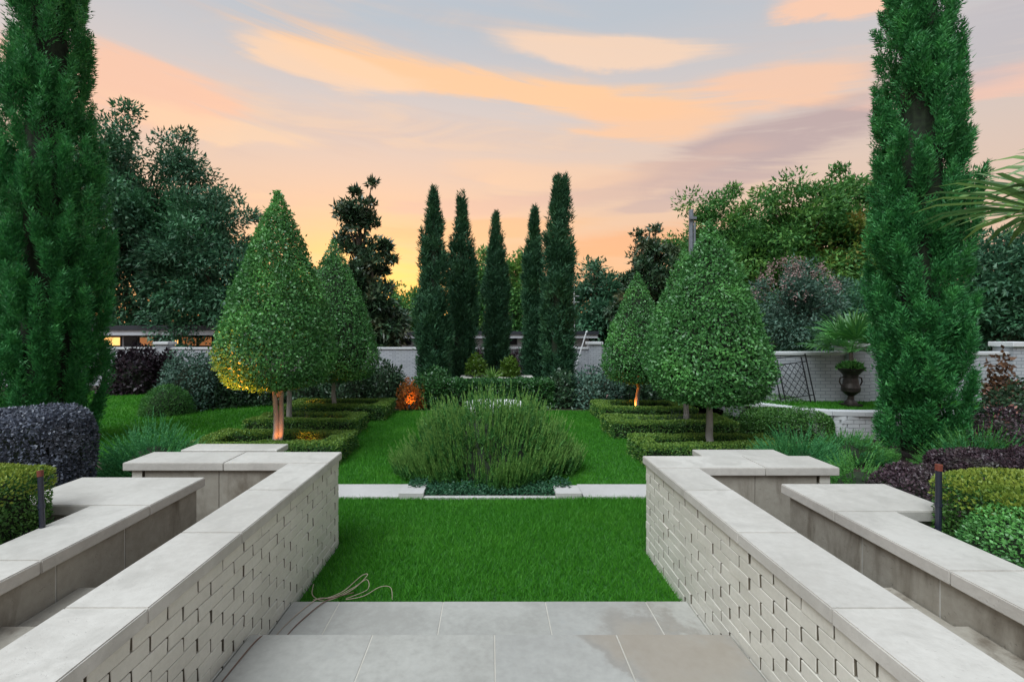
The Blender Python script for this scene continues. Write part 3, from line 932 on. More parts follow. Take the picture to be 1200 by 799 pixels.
def topiary(label, x, y, ztop, zbase, rad, seed, n=15000, L=.052, Wd=.031, group='clipped pyramid trees', trunk_r=.055, forks=False, round_=.5, lit=None):
    r = np.random.default_rng(seed)
    t = root_of('topiary_tree', label, 'tree', (x, y, 0), group)
    hh = ztop - zbase
    def prof(s):   # s 0 bottom .. 1 top
        return np.where(s < .16, .78 + .22 * np.sin(np.clip(s / .16, 0, 1) * np.pi / 2), 1 - ((np.clip(s, .16, 1) - .16) / .84) ** 1.38) * np.clip((1.0 - s) * 12, 0, 1) ** .3 + .0
    s = r.random(n * 3); w = prof(s) + .05; s = s[r.random(len(s)) < w / w.max()][:n]
    m_ = len(s); a = r.uniform(0, 6.283, m_)
    U = np.column_stack([np.cos(a), np.sin(a), s * hh / rad])
    wv, wv2 = Wave(r, 2.4, 6), Wave(r, 9, 6)
    k = 1 + .035 * wv(U) + .030 * wv2(U)
    rr = rad * prof(s) * k - (r.random(m_) ** 2) * .20 * np.minimum(1, rad * prof(s) / .3) + np.abs(r.normal(size=m_)) * .02
    P = np.column_stack([np.cos(a) * rr, np.sin(a) * rr, zbase + s * hh + wv2(U) * .02])
    N = unit(np.column_stack([np.cos(a), np.sin(a), np.full(m_, rad / hh * 1.1)]))
    # flat underside
    nb = int(n * .22); ab = r.uniform(0, 6.283, nb); rb_ = np.sqrt(r.random(nb)) * rad * .78
    Pb = np.column_stack([np.cos(ab) * rb_, np.sin(ab) * rb_, zbase + .02 + r.random(nb) * .16 - (1 - rb_ / rad) * .10 + (rb_ / rad) ** 3 * .10])
    Nb = np.tile(np.array([0, 0, -1.0]), (nb, 1)) + np.column_stack([np.cos(ab), np.sin(ab), np.zeros(nb)]) * .3
    P = np.concatenate([P, Pb]); N = unit(np.concatenate([N, Nb])); m_ = len(P)
    st_ = r.random(m_) < .035
    P[st_] += N[st_] * r.uniform(.02, .09, (st_.sum(), 1))
    A = unit(N * .55 + rvec(r, m_) * .85 + np.array([0, 0, .15]))
    NN = unit(N + rvec(r, m_) * .75)
    link_mesh('crown', leaf_mesh('crown', [leaf_arrays(P, A, NN, L * r.uniform(.6, 1.25, m_), Wd * r.uniform(.7, 1.2, m_))], M['topiary']), t)
    if not forks:
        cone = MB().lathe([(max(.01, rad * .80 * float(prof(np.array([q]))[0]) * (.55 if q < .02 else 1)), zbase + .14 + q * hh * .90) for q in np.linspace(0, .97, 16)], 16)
        cone.build('shade_core', M['coreshade'], t)
    tr = MB()
    j = r.normal(size=(8, 2)) * .012
    for sx_ in ((-1, 1) if forks else (0,)):      # the lit tree has two stems that part below the crown
        tr.tube([(j[i, 0] + sx_ * (.026 + .05 * (i / 7) ** 3), j[i, 1] + sx_ * .02, q) for i, q in enumerate(np.linspace(0, zbase + .35, 8))],
                [trunk_r * (.72 if sx_ else 1) * (1.25 if i == 0 else 1 - .06 * i) for i in range(8)], 10)
    for b in range(11 if forks else 5):
        an = b * 1.256 + r.uniform(0, 1); z0 = zbase - (.16 if forks else -.05)
        tr.tube([(0, 0, z0), (math.cos(an) * .14, math.sin(an) * .14, z0 + .24), (math.cos(an) * rad * .55, math.sin(an) * rad * .55, z0 + .62)], [trunk_r * .55, trunk_r * .42, .012], 6)
    tr.build('trunk', M['bark'], t, smooth=True)
    return t


def tree(name, label, x, y, z0, ztop, rx, m, seed, nclump=90, nleaf=260, L=.20, Wd=.10, zlow=.25, clump=.75, ry=None, group='trees beyond the garden wall', shape='round', patches=None, tr=.22):
    """trunk, limbs running out to leaf clumps, leaves scattered in each clump"""
    r = np.random.default_rng(seed)
    t = root_of(name, label, 'tree', (x, y, z0), group)
    hh = ztop - z0; ry = ry or rx
    zc0 = hh * zlow; ch = hh - zc0
    D = rvec(r, nclump); rad = r.random(nclump) ** .42
    if shape == 'round':
        C = D * rad[:, None] * np.array([rx, ry, ch / 2]) * r.uniform(.82, 1.12, (nclump, 1)); C[:, 2] += zc0 + ch / 2
        nrm = C - np.array([0, 0, zc0 + ch / 2])
    elif shape == 'loose':      # a few upright limbs, each with leaf tufts along its outer half
        nlimb = max(6, nclump // 5); li = np.arange(nclump) % nlimb; tt = .45 + .55 * r.random(nclump)
        zb = r.random(nlimb) ** 1.1; al = np.arange(nlimb) * 2.4; ll = rx * (1.15 - .75 * zb) * r.uniform(.75, 1.15, nlimb)
        rise = ll * r.uniform(.3, 1.1, nlimb)
        C = np.column_stack([np.cos(al[li]) * ll[li] * tt, np.sin(al[li]) * ll[li] * tt, np.minimum(ch, zb[li] * ch * .82 + rise[li] * tt * tt) + zc0])
        C += r.normal(size=C.shape) * .16; C[:14, :2] *= .45; C[:14, 2] = zc0 + ch * np.linspace(.45, .98, 14)
        nrm = C - np.array([0, 0, zc0 + ch * .4])
    else:           # tall irregular cone
        s = r.random(nclump) ** 1.15; a = r.uniform(0, 6.283, nclump); q = rx * (1 - s) ** .6 * (.25 + .75 * r.random(nclump)) * r.uniform(.8, 1.15, nclump)
        C = np.column_stack([np.cos(a) * q, np.sin(a) * q, zc0 + s * ch]); nrm = C - np.array([0, 0, zc0 + ch * .4])
    cs = clump * r.uniform(.55, 1.25, nclump)
    I = np.repeat(np.arange(nclump), nleaf); n = len(I)
    G = r.normal(size=(n, 3)); G = G / np.maximum(np.linalg.norm(G, axis=1, keepdims=True), 1e-6) * (r.random((n, 1)) ** .5)
    P = C[I] + G * cs[I][:, None] * np.array([1, 1, .72])
    # long loose shoots break the outline
    A = unit(G + unit(nrm[I]) * .5 + rvec(r, n) * .8 + np.array([0, 0, -.15]))
    NN = unit(G * .8 + np.array([0, 0, .7]) + rvec(r, n) * .6)
    arr = leaf_arrays(P, A, NN, L * r.uniform(.6, 1.25, n), Wd * r.uniform(.7, 1.2, n), tri=True).reshape(-1, 3, 3)
    if patches:
        pm, fn = patches
        q = fn(C)[I]
        link_mesh('crown_patch', leaf_mesh('crown_patch', [arr[q].reshape(-1, 3)], M[pm], 3), t); arr = arr[~q]
    link_mesh('crown', leaf_mesh('crown', [arr.reshape(-1, 3)], M[m], 3), t)
    b = MB()
    th = zc0 + ch * (.55 if shape == 'round' else .95)
    q = np.linspace(0, 1, 7)
    b.tube([(math.sin(k * 4 + seed) * .1 * hh * .08, math.cos(k * 3 + seed) * .1 * hh * .08, k * th) for k in q], [tr * (1.3 if k == 0 else 1 - .85 * k) for k in q], 9)
    for i in r.permutation(nclump)[:46]:
        c = C[i]; s0 = min(th * .95, max(zc0 * .7, c[2] * .62))
        b.tube([(0, 0, s0), (c[0] * .45, c[1] * .45, s0 + (c[2] - s0) * .62 + .15), tuple(c)], [tr * .35, tr * .2, .012], 5, cap=False)
    b.build('trunk', M['darkbark'], t, smooth=True)
    return t


def clipped_ball(label, x, y, rad, zc, seed, n=15000):
    r = np.random.default_rng(seed)
    t = root_of('boxwood_ball', label, 'bush', (x, y, 0))
    N = rvec(r, n); wv = Wave(r, 9)
    P = N * (rad * (1 + .02 * wv(N)))[:, None] + np.array([0, 0, zc])
    link_mesh('foliage', leaf_mesh('foliage', [clipped_leaves(r, P, N, .019, .012, .07)], M['topiary']), t)
    core_ellipsoid('shade_core', rad * .84, rad * .84, rad * .84, (0, 0, zc), M['coreshade'], t, seed)
    MB().tube([(0, 0, 0), (.01, 0, zc * .5), (0, 0, zc)], [.03, .025, .02], 8).build('trunk', M['darkbark'], t)
    return t


# ---- hedges next to the stone walls
hedge_box('bright boxwood hedge with yellow-green tips beside the leaning black pipe', -3.75, -2.60, 2.28, 2.88, 1.06, 'box', 21, 11500, .019, .013, .05, .02, new=.85, group='boxwood hedges behind the stone walls')
hedge_box('bright boxwood hedge with yellow-green tips behind the clipped boxwood ball', 2.60, 3.75, 2.36, 2.82, 1.02, 'box', 22, 11500, .019, .013, .06, .025, new=.85, group='boxwood hedges behind the stone walls')
clipped_ball('dark green clipped boxwood ball in front of the bright hedge', 2.70, 2.36, .29, gz(592, 2.36) - .29, 23)
hedge_box('bluish purple leafy hedge below the cypress behind the limestone wall', -6.1, -4.02, 4.5, 5.15, 1.12, 'purple', 24, 5200, .034, .021, .28, .06, name='purple_hedge', wf=3)
mound('rounded maroon shrub between the limestone wall and the cypress', 3.92, 4.40, .46, .42, .66, 'maroon', 25, 11000, .030, .019, 'maroon_shrub', 'shrub', .05, stick=.15)
hedge_box('long maroon hedge behind the bright boxwood hedge', 4.75, 6.7, 4.75, 5.35, .60, 'maroon', 26, 5500, .032, .02, .16, .04, name='maroon_hedge', wf=3)

# ---- feathery shrubs beside the seats
feather_bush('feathery green shrub between the bluish purple hedge and the stone bench', gx(180, 5.6), 5.6, .70, .5, .92, 31, 2400, 30, .036, .010, .26, 'feather', 'feather', .55, 'feathery_shrub', 'shrub', 36, spray=.8)
feather_bush('feathery green shrub beside the low stone bench under the pyramid trees', gx(948, 5.8), 6.0, .62, .5, .74, 32, 1900, 30, .036, .010, .26, 'feather', 'feather', .55, 'feathery_shrub', 'shrub', 36, spray=.8)
feather_bush('lighter green feathery shrub next to the rounded maroon shrub', gx(1012, 5.1), 5.2, .38, .36, .58, 33, 900, 30, .03, .010, .2, 'lightfeather', 'lightfeather', .55, 'feathery_shrub', 'shrub', 24, spray=.8)
feather_bush('feathery green shrub behind the long maroon hedge', gx(1165, 5.9), 6.1, .75, .5, .72, 34, 1200, 28, .035, .010, .26, 'feather', 'lightfeather', .55, 'feathery_shrub', 'shrub', 30, spray=.8)

feather_bush('low feathery green shrub in front of the curved brick wall', gx(992, 7.0), 7.0, .62, .5, .46, 37, 1500, 28, .035, .011, .24, 'feather', 'lightfeather', .55, 'feathery_shrub', 'shrub', 30, spray=.8)

# ---- the rosemary in the path and its ground cover
feather_bush('large rosemary bush with upright sprigs growing in the path', -.02, 6.55, 1.25, 1.02, 1.10, 35, 5900, 30, .044, .0165, .34, 'rosemary', 'rosemary_tip', .90, 'rosemary_bush', 'bush', 46, spray=.42)
r0 = np.random.default_rng(36)
n0 = 5200
gp = np.column_stack([r0.uniform(-.95, .98, n0), r0.uniform(5.40, 5.80, n0), r0.random(n0) ** 1.5 * .07 + .01])
gp[:, 2] *= np.clip((1.05 - np.abs(gp[:, 0])) * 3, .25, 1)
keep = (np.abs(gp[:, 0]) < .74) | (gp[:, 1] > 5.52) & (np.abs(gp[:, 0]) < .95) & (r0.random(n0) < .6)
gp = gp[keep]; gp[np.abs(gp[:, 0]) > .74, 2] += .07
tag(link_mesh('ground_cover', leaf_mesh('ground_cover', [leaf_arrays(gp, rvec(r0, len(gp)) + np.array([0, 0, .3]), rvec(r0, len(gp)) + np.array([0, 0, 1]), .035, .02)], M['groundcover'])),
    'low leafy ground cover at the foot of the rosemary bush', 'ground cover', kind='stuff')

# ---- fountain basin behind the rosemary
fb = thing('fountain_basin', 'white stone basin half hidden behind the rosemary bush', 'fountain', (gx(580, 8.6), 8.6, 0))
MB().lathe([(.30, 0), (.30, .06), (.20, .10), (.16, .24), (.24, .30), (.48, .36), (.56, .48), (.57, .60), (.52, .605), (.49, .50), (.42, .42), (.30, .395), (.02, .39)], 40).build('bowl', M['fountain'], fb, smooth=True)
MB().lathe([(.40, -.02), (.40, .05), (.37, .075)], 40).build('plinth', M['fountain'], fb)

# ---- parterre hedges and clipped trees
hedge_ring('low box hedge square around the clipped tree with the orange-lit trunk', -4.3, -2.13, 6.62, 7.72, .30, 41)
hedge_ring('low box hedge square with grey lavender behind the orange-lit tree', -4.4, -2.40, 8.50, 9.40, .30, 42)
hedge_ring('low box hedge square next to the glowing orange shrub', -4.4, -2.22, 10.05, 11.30, .31, 43)
hedge_ring('low box hedge square around the large unlit clipped tree', 2.13, 4.25, 6.55, 7.45, .29, 44)
hedge_ring('low box hedge square with dark lavender behind the large unlit clipped tree', 2.15, 4.35, 8.35, 9.20, .29, 45)
hedge_ring('low box hedge square around the small clipped tree by the wall pier', 2.32, 4.3, 9.85, 11.05, .30, 46)

topiary('tall clipped pyramid tree whose trunk and underside glow orange', gx(326, 7.2), 7.2, 3.98, 1.08, .81, 51, 34000, trunk_r=.062, forks=True)
topiary('clipped pyramid tree hidden behind the orange-lit one', gx(339, 8.9), 8.9, 3.40, 1.0, .78, 52, 9000)
topiary('clipped pyramid tree in front of the dark magnolia', gx(391, 10.6), 10.6, 3.92, .85, .93, 53, 22000)
topiary('large clipped pyramid tree with an unlit grey trunk', gx(831, 7.0), 7.0, 3.48, .88, .80, 54, 28000, trunk_r=.058)
topiary('clipped pyramid tree behind the large unlit one, beside the utility pole', gx(803, 8.8), 8.8, 3.40, .95, .74, 55, 15000)
topiary('small clipped pyramid tree with an orange glow at its foot', gx(747, 10.45), 10.45, 3.18, .82, .72, 56, 14000)

for i, (x0, x1, y, h, lb) in enumerate(((-4.05, -2.75, 8.95, .42, 'grey green lavender inside the hedge square behind the orange-lit tree'),
                                        (2.45, 4.05, 8.78, .44, 'dark lavender inside the hedge square behind the large unlit tree'))):
    feather_bush(lb, (x0 + x1) / 2, y, (x1 - x0) / 2, .20, h, 61 + i, 420, 20, .035, .008, .2, 'lavender', 'lavender', .7, 'lavender_bush', 'bush', 30)
mound('dark low planting inside the hedge square of the large unlit tree', 3.25, 7.0, .65, .15, .22, 'darkshrub', 63, 3000, .04, .022, 'low_shrub', 'shrub')

# ---- big cypresses
bigprof = lambda s: np.minimum(1, (1 - s) * 1.55) ** .75 * np.minimum(1, .80 + s * 2.2)
cypress('huge feathery cypress above the bluish purple hedge', gx(56, 8.0), 8.0, 10.4, .76, 'cypress', 71, 9600, 24, .066, .019, .36, bigprof, 'big cypresses at the garden sides', lean=.002, tw=.28, per=20)
cypress('huge feathery cypress above the maroon shrub', gx(1078, 7.0), 7.0, 10.6, .55, 'cypress', 72, 9600, 24, .060, .018, .32, bigprof, 'big cypresses at the garden sides', lean=.002, tw=.28, per=20)
# ---- five slim cypresses
g5 = 'slim cypresses behind the lawn'
for px, Y, top, wpx, lb, sd in ((508, 13.0, 219, 42, 'slim dark cypress above the glowing orange shrub', 81), (541, 14.3, 228, 37, 'slim dark cypress second from the glowing orange shrub', 82),
                                (581, 15.8, 251, 31, 'shortest slim dark cypress standing in the middle of the row', 83), (626, 14.3, 247, 27, 'thinnest slim dark cypress next to the middle one', 84),
                                (654, 13.0, 207, 38, 'tallest slim dark cypress with a split tip, by the wall pier', 85)):
    cypress(lb, gx(px, Y), Y, gz(top, Y) - .32, wpx / F * Y / 2 * .92, 'cypress_dark', sd, 1900, 18, .12, .030, .40,
            lambda s: np.minimum(1, (1 - s) * 2.3) ** .9 * np.minimum(1, .80 + s * 1.2), g5, tw=.10, per=7)
cypress('slender side leader in the split tip of the tallest slim cypress', gx(661, 13.05), 13.05, gz(224, 13.05), .22, 'cypress_dark', 86, 420, 20, .12, .03, .5, lambda s: np.minimum(1, (1 - s) * 2.2) ** .8, g5, tw=.2)  # side leader of the tallest cypress, modelled as a separate tree

# ---- shrubs in front of the slim cypresses
hedge_box('dark glossy leafy hedge at the foot of the slim cypresses', gx(497, 12), gx(650, 12), 11.75, 12.5, .68, 'glossy', 91, 1900, .075, .045, .12, .05, name='leafy_hedge', wf=3)
for px, py, Y, lb, sd in ((558, 428, 13.2, 'lime green plant between the second and the shortest slim cypress', 92), (597, 431, 13.2, 'lime green plant between the shortest and the thinnest slim cypress', 93)):
    z = gz(py + 11, Y)
    mound(lb, gx(px, Y), Y, .28, .26, .52, 'lime', sd, 900, .10, .06, 'leafy_plant', 'plant', .1, 'lime plants on the ledge', z0=z)
lg = thing('stone_ledge', 'low pale stone planter ledge among the slim cypresses', 'ledge', (gx(582, 13.2), 13.2, 0))
for x0, x1 in ((-1.0, -.35), (-.348, .35), (.352, 1.0)):
    MB().box(x0, x1, -.35, .35, gz(441, 13.2) - .07, gz(441, 13.2)).build('coping_stone', M['coping'], lg, .006)
MB().box(-.96, .96, -.3, .3, -.02, gz(441, 13.2) - .071).build('ledge_base', M['whitewash'], lg)
sp = thing('spiky_plant', 'pale spiky rosette plant above the dark glossy hedge', 'plant', (gx(577, 12.7), 12.7, 0))
r0 = np.random.default_rng(95); n0 = 70
a = r0.uniform(0, 6.28, n0); e = r0.uniform(.1, 1.4, n0)
D = np.column_stack([np.cos(a) * np.cos(e), np.sin(a) * np.cos(e), np.sin(e)])
link_mesh('leaf_rosette', leaf_mesh('leaf_rosette', [leaf_arrays(np.zeros((n0, 3)) + np.array([0, 0, .62]), D, rvec(r0, n0), r0.uniform(.28, .42, n0), .035)], M['lime2'] if 'lime2' in M else M['rosemary_tip']), sp)
MB().tube([(0, 0, 0), (.01, 0, .35), (0, 0, .66)], [.06, .05, .05], 8).build('stem', M['darkbark'], sp)

# ---- dark shrubs along the back
sh = [  # px, base Y, half width px, top py, material, label, leaf L, n
    (160, 14.8, 34, 407, 'burgundy', 'dark burgundy shrub below the lit house windows beside the cypress', .13, 2600),
    (195, 15.0, 20, 411, 'burgundy', 'dark burgundy shrub below the lit house windows behind the blue-green shrub', .13, 1500),
    (228, 11.8, 38, 411, 'bluegreen', 'open blue-green shrub on the side lawn', .08, 3800),
    (272, 12.2, 30, 426, 'darkshrub', 'dark evergreen shrub between the blue-green shrub and the orange-lit tree', .09, 2600),
    (312, 12.6, 34, 430, 'darkshrub', 'dark evergreen shrub behind the orange-lit trunk', .09, 2600),
    (362, 12.9, 36, 428, 'darkshrub', 'dark evergreen shrub behind the hedge squares', .09, 2600),
    (412, 12.9, 34, 418, 'darkshrub', 'dark evergreen shrub under the magnolia', .09, 2800),
    (452, 12.8, 26, 424, 'darkshrub', 'dark evergreen shrub in front of the grey wall by the glowing orange shrub', .09, 2200),
    (505, 12.3, 30, 432, 'glossy', 'dark leafy shrub at the foot of the slim cypress beside the orange glow', .09, 2200),
    (524, 15.6, 22, 408, 'burgundy', 'dark burgundy shrub between the two slim cypresses beside the orange glow', .11, 1800),
    (562, 16.2, 22, 410, 'maroon', 'mauve shrub behind the lime plant between the second and the shortest cypress', .11, 1800),
    (606, 16.2, 22, 410, 'maroon', 'mauve shrub behind the lime plant between the shortest and the thinnest cypress', .11, 1800),
    (640, 15.6, 18, 409, 'burgundy', 'dark burgundy shrub between the thinnest and the tallest slim cypress', .11, 1500),
    (655, 12.3, 26, 436, 'darkshrub', 'dark shrub at the foot of the tallest slim cypress', .09, 2200),
    (698, 12.2, 36, 432, 'bluegreen', 'mauve green shrub in front of the wall pier', .085, 3000),
    (735, 12.4, 24, 438, 'darkshrub', 'dark shrub behind the small clipped tree', .09, 1800),
    (790, 12.2, 40, 440, 'darkshrub', 'dark shrub between the clipped trees on the unlit side', .09, 2400),
    (865, 11.8, 40, 445, 'darkshrub', 'dark shrub behind the large unlit clipped tree', .09, 2200),
]
for i, (px, Y, hw, top, m, lb, L, n) in enumerate(sh):
    ex = ('pink_flowers', 'pinkflower', .05, .06, .04) if px == 698 else None
    mound(lb, gx(px, Y), Y, hw / F * Y, min(.8, hw / F * Y), gz(top, Y), m, 200 + i, int(n * 1.6), L, L * .55, 'evergreen_shrub' if m == 'darkshrub' else 'leafy_shrub', 'shrub', .16, None, stick=.35, extra=ex)
mound('dense round grassy clump on the side lawn', gx(196, 10.9), 10.9, .56, .5, .66, 'rosemary', 220, 6000, .07, .012, 'grass_clump', 'plant', .03, stick=.1)
mound('shrub lit fiery orange from below beside the box hedge', gx(482, 11.75), 11.75, .36, .3, .62, 'orangeflower', 221, 1900, .085, .035, 'glowing_shrub', 'shrub', .32, stick=.5, up=.9)
hedge_box('rounded low green hedge curving up to the raised terrace', 4.55, 6.05, 8.15, 9.0, .52, 'box', 223, 3800, .035, .022, .32, .05, name='rounded_hedge', wf=2.5)
mound('clipped green hedge mound behind the large unlit tree', gx(905, 9.6), 9.6, 1.0, .7, .62, 'box', 224, 7000, .038, .024, 'hedge_mound', 'hedge', .03, stick=.1)
# shrubs on the right of the big cypress
mound('green and pink flowering shrub beside the cypress trunk', gx(1190, 7.6), 7.6, .55, .5, 1.02, 'darkshrub', 225, 5200, .06, .035, 'flowering_shrub', 'shrub', .15, extra=('pink_flowers', 'redflower', .22, .06, .035))
mound('bronze leaved shrub above the pink flowering one', gx(1182, 8.1), 8.15, .34, .3, 1.36, 'bronzeleaf', 226, 1600, .10, .06, 'bronze_shrub', 'shrub', .18, stick=.5)
mound('purple green shrub at the edge behind the long maroon hedge', gx(1178, 6.9), 6.9, .5, .4, .78, 'maroon', 227, 3600, .045, .028, 'leafy_shrub', 'shrub', .12, extra=('pink_flowers', 'redflower', .10, .05, .03))

# ================================================================== garden wall, house, poles
WT = 1.345
def garden_wall(label, p0, p1, z0, zt, piers, rz=0):
    L = math.hypot(p1[0] - p0[0], p1[1] - p0[1]); an = math.atan2(p1[1] - p0[1], p1[0] - p0[0])
    t = thing('garden_wall', label, 'wall', (p0[0], p0[1], 0)); t.rotation_euler.z = an
    MB().box(0, L, 0, .2, z0 - .3, zt - .07).build('wall_face', M['farbrick'], t)
    MB().box(-.03, L + .03, -.03, .23, zt - .069, zt).build('coping', M['whitewash'], t, .008)
    for s in piers:
        MB().box(s - .22, s + .22, -.10, .30, z0 - .3, zt + .10).build('pier', M['farbrick'], t)
        MB().box(s - .27, s + .27, -.15, .35, zt + .101, zt + .20).build('pier_cap', M['whitewash'], t, .01)
    return t


garden_wall('long grey white brick garden wall behind the slim cypresses', (-24, 17.0), (5.0, 17.0), 0, WT, [6.0, 12.4, 18.0, 24 + gx(697, 17)])
garden_wall('white brick garden wall running back beside the raised terrace', (5.05, 17.2), (5.05, 9.95), TZ, 1.478, [])
garden_wall('white brick garden wall behind the urn and the trellis', (4.85, 9.7), (14, 9.7), TZ, 1.478, [.25, gx(1003, 9.7) - 4.85, gx(1194, 9.7) - 4.85])

# curved retaining wall built brick by brick
rw = thing('retaining_wall', 'low curved white brick retaining wall below the urn', 'wall', (6.2, 8.36, 0))
rbk = [brick_mesh(30 + s, .19, .09, .062, M['whitewash']) for s in range(3)]
pts = [Vector((x - 6.2, y - 8.36, 0)) for x, y in ret[2:8]]
dense = []
for i in range(len(pts) - 1):
    for k in range(24): dense.append(pts[i].lerp(pts[i + 1], k / 24))
dense.append(pts[-1])
cum = [0]
for a_, b_ in zip(dense[:-1], dense[1:]): cum.append(cum[-1] + (b_ - a_).length)
def along(s):
    i = int(np.searchsorted(cum, s)) ; i = min(max(i, 1), len(dense) - 1)
    t_ = (s - cum[i - 1]) / max(1e-6, cum[i] - cum[i - 1]); return dense[i - 1].lerp(dense[i], t_), (dense[i] - dense[i - 1]).normalized()
nb = 0
for k in range(6):
    s = .1 + (k % 2) * .1015
    while s < cum[-1] - .1:
        p, d = along(s)
        o = link_mesh('brick', rbk[nb % 3], rw, (p.x, p.y, .005 + k * .0677)); o.rotation_euler.z = math.atan2(-d.x, d.y)
        nb += 1; s += .203
co = MB(); s = 0
while s < cum[-1] - .05:
    e = min(cum[-1], s + .5)
    (p, d), (q, d2) = along(s + .003), along(e - .003)
    n_, n2_ = Vector((d.y, -d.x, 0)), Vector((d2.y, -d2.x, 0))
    V = [p + n_ * .08, q + n2_ * .08, q - n2_ * .16, p - n_ * .16]
    MB().add([(v.x, v.y, .412) for v in V] + [(v.x, v.y, TZ + .005) for v in V], [(0, 1, 2, 3), (4, 5, 6, 7), (0, 1, 5, 4), (1, 2, 6, 5), (2, 3, 7, 6), (3, 0, 4, 7)]).build('coping_stone', M['whitewash'], rw, .005)
    s = e

# trellis leaning on the wall
tr = thing('metal_trellis', 'dark metal trellis with diamond lattice leaning on the white wall', 'trellis', (gx(934, 9.4), 9.35, TZ - .02))
tr.rotation_euler = (R(-8), R(-7), 0)
def bar(a, b, rr, nm): MB().tube([a, b], rr, 6).build(nm, M['iron'], tr)
for x in (-.33, -.24, .24, .33): bar((x, 0, .0), (x, 0, .96 if abs(x) > .3 else .90), .012, 'post')
for z in (.14, .80, .93): bar((-.33, 0, z), (.33, 0, z), .009, 'rail')
for k in range(-4, 5):
    for sg in (-1, 1):
        p = []
        for z in np.linspace(.14, .80, 67):
            x = k * .12 + sg * (z - .47) * .75
            if abs(x) <= .24: p.append((x, .006 * sg, z))
        if len(p) > 4: bar(p[0], p[-1], .006, 'lattice_bar')

# urn with a palm
ux, uy = gx(997, 9.04), 9.04
ur = thing('urn', 'dark bronze urn on the raised terrace holding a fan palm', 'urn', (ux, uy, TZ - .02))
MB().box(-.13, .13, -.13, .13, 0, .05).lathe([(.11, .05), (.10, .09), (.055, .14), (.05, .20), (.09, .235), (.15, .29), (.155, .36), (.13, .44), (.115, .54), (.125, .60), (.175, .66), (.215, .70), (.22, .72), (.19, .725), (.15, .66)], 28).build('body', M['bronze'], ur, smooth=False)
for s_ in (-1, 1):
    MB().tube([(s_ * .13, 0, .56), (s_ * .20, 0, .54), (s_ * .215, 0, .47), (s_ * .18, 0, .40), (s_ * .14, 0, .40)], .014, 6).build('handle', M['bronze'], ur)
MB().lathe([(.16, .66), (.17, .69)], 20).build('soil', M['soil'], ur)


def fan_palm(label, loc, hub, nfr, flen, leaf, m, seed, tilt=(.15, 1.2), nl=22, trunk=.05, az=None, lw=.03):
    r = np.random.default_rng(seed)
    t = thing('fan_palm', label, 'palm', loc)
    MB().tube([(0, 0, 0), (.02, .01, hub * .5), (0, 0, hub)], [trunk * 1.2, trunk, trunk * .8], 9).build('trunk', M['darkbark'], t)
    for i in range(nfr):
        a = az[i] if az else i * 2.4 + r.uniform(-.2, .2); e = tilt[0] + (tilt[1] - tilt[0]) * (i / max(1, nfr - 1))
        d = np.array([math.cos(a) * math.cos(e), math.sin(a) * math.cos(e), math.sin(e)])
        side = unit(np.cross(d, [0, 0, 1.0])); up = np.cross(side, d)
        p0 = np.array([0, 0, hub]); p1 = p0 + d * flen * .5 + np.array([0, 0, .03]); p2 = p0 + d * flen - np.array([0, 0, flen * .06])
        stem = MB().tube([tuple(p0), tuple(p1), tuple(p2)], [.010, .007, .005], 5).build('frond', M[m], t)
        ang = np.linspace(-1.9, 1.9, nl) + r.normal(size=nl) * .04
        L = leaf * (1 - .30 * (np.abs(ang) / 1.9) ** 2) * r.uniform(.88, 1.08, nl)
        D = np.cos(ang)[:, None] * d + np.sin(ang)[:, None] * side + up * .10
        D = unit(D)
        # three segment blades so they arch down at the tip
        V, Fq = [], []
        for q in range(nl):
            w = unit(np.cross(D[q], up)) * lw
            b0 = p2; m1 = p2 + D[q] * L[q] * .45 + up * .02 * leaf; m2 = p2 + D[q] * L[q] * .78 - np.array([0, 0, .05 * leaf]); e1 = p2 + D[q] * L[q] - np.array([0, 0, .17 * leaf])
            k = len(V)
            V += [b0 - w * .12, b0 + w * .12, m1 - w * .5, m1 + w * .5 + up * .004, m2 - w * .33, m2 + w * .33, e1]
            Fq += [(k, k + 1, k + 3, k + 2), (k + 2, k + 3, k + 5, k + 4), (k + 4, k + 5, k + 6)]
        me = bpy.data.meshes.new('leaf_fan'); me.from_pydata([tuple(v) for v in V], [], Fq); me.materials.append(M[m])
        link_mesh('leaf_fan', me, stem)
    return t


fan_palm('fan palm growing in the dark bronze urn', (ux, uy, TZ + .66), .34, 17, .40, .60, 'palm', 301, (1.35, .05), 22, .04, lw=.038)
mound('small leafy plants spilling over the rim of the urn', ux, uy, .2, .2, .14, 'lightfeather', 302, 500, .07, .035, 'urn_planting', 'plant', .15, z0=TZ + .68)
fan_palm('near fan palm whose pointed leaves reach in from beyond the big cypress', (4.84, 3.55, 0), 2.60, 15, .62, .92, 'palm_near', 303, (.33, 1.25), 20, .10, az=[3.05, 3.85, 1.2, .6, -.8, 1.5, 5.0, .3, .1, 5.3, 1.0, 5.6, -.3, .8, 4.8], lw=.062)

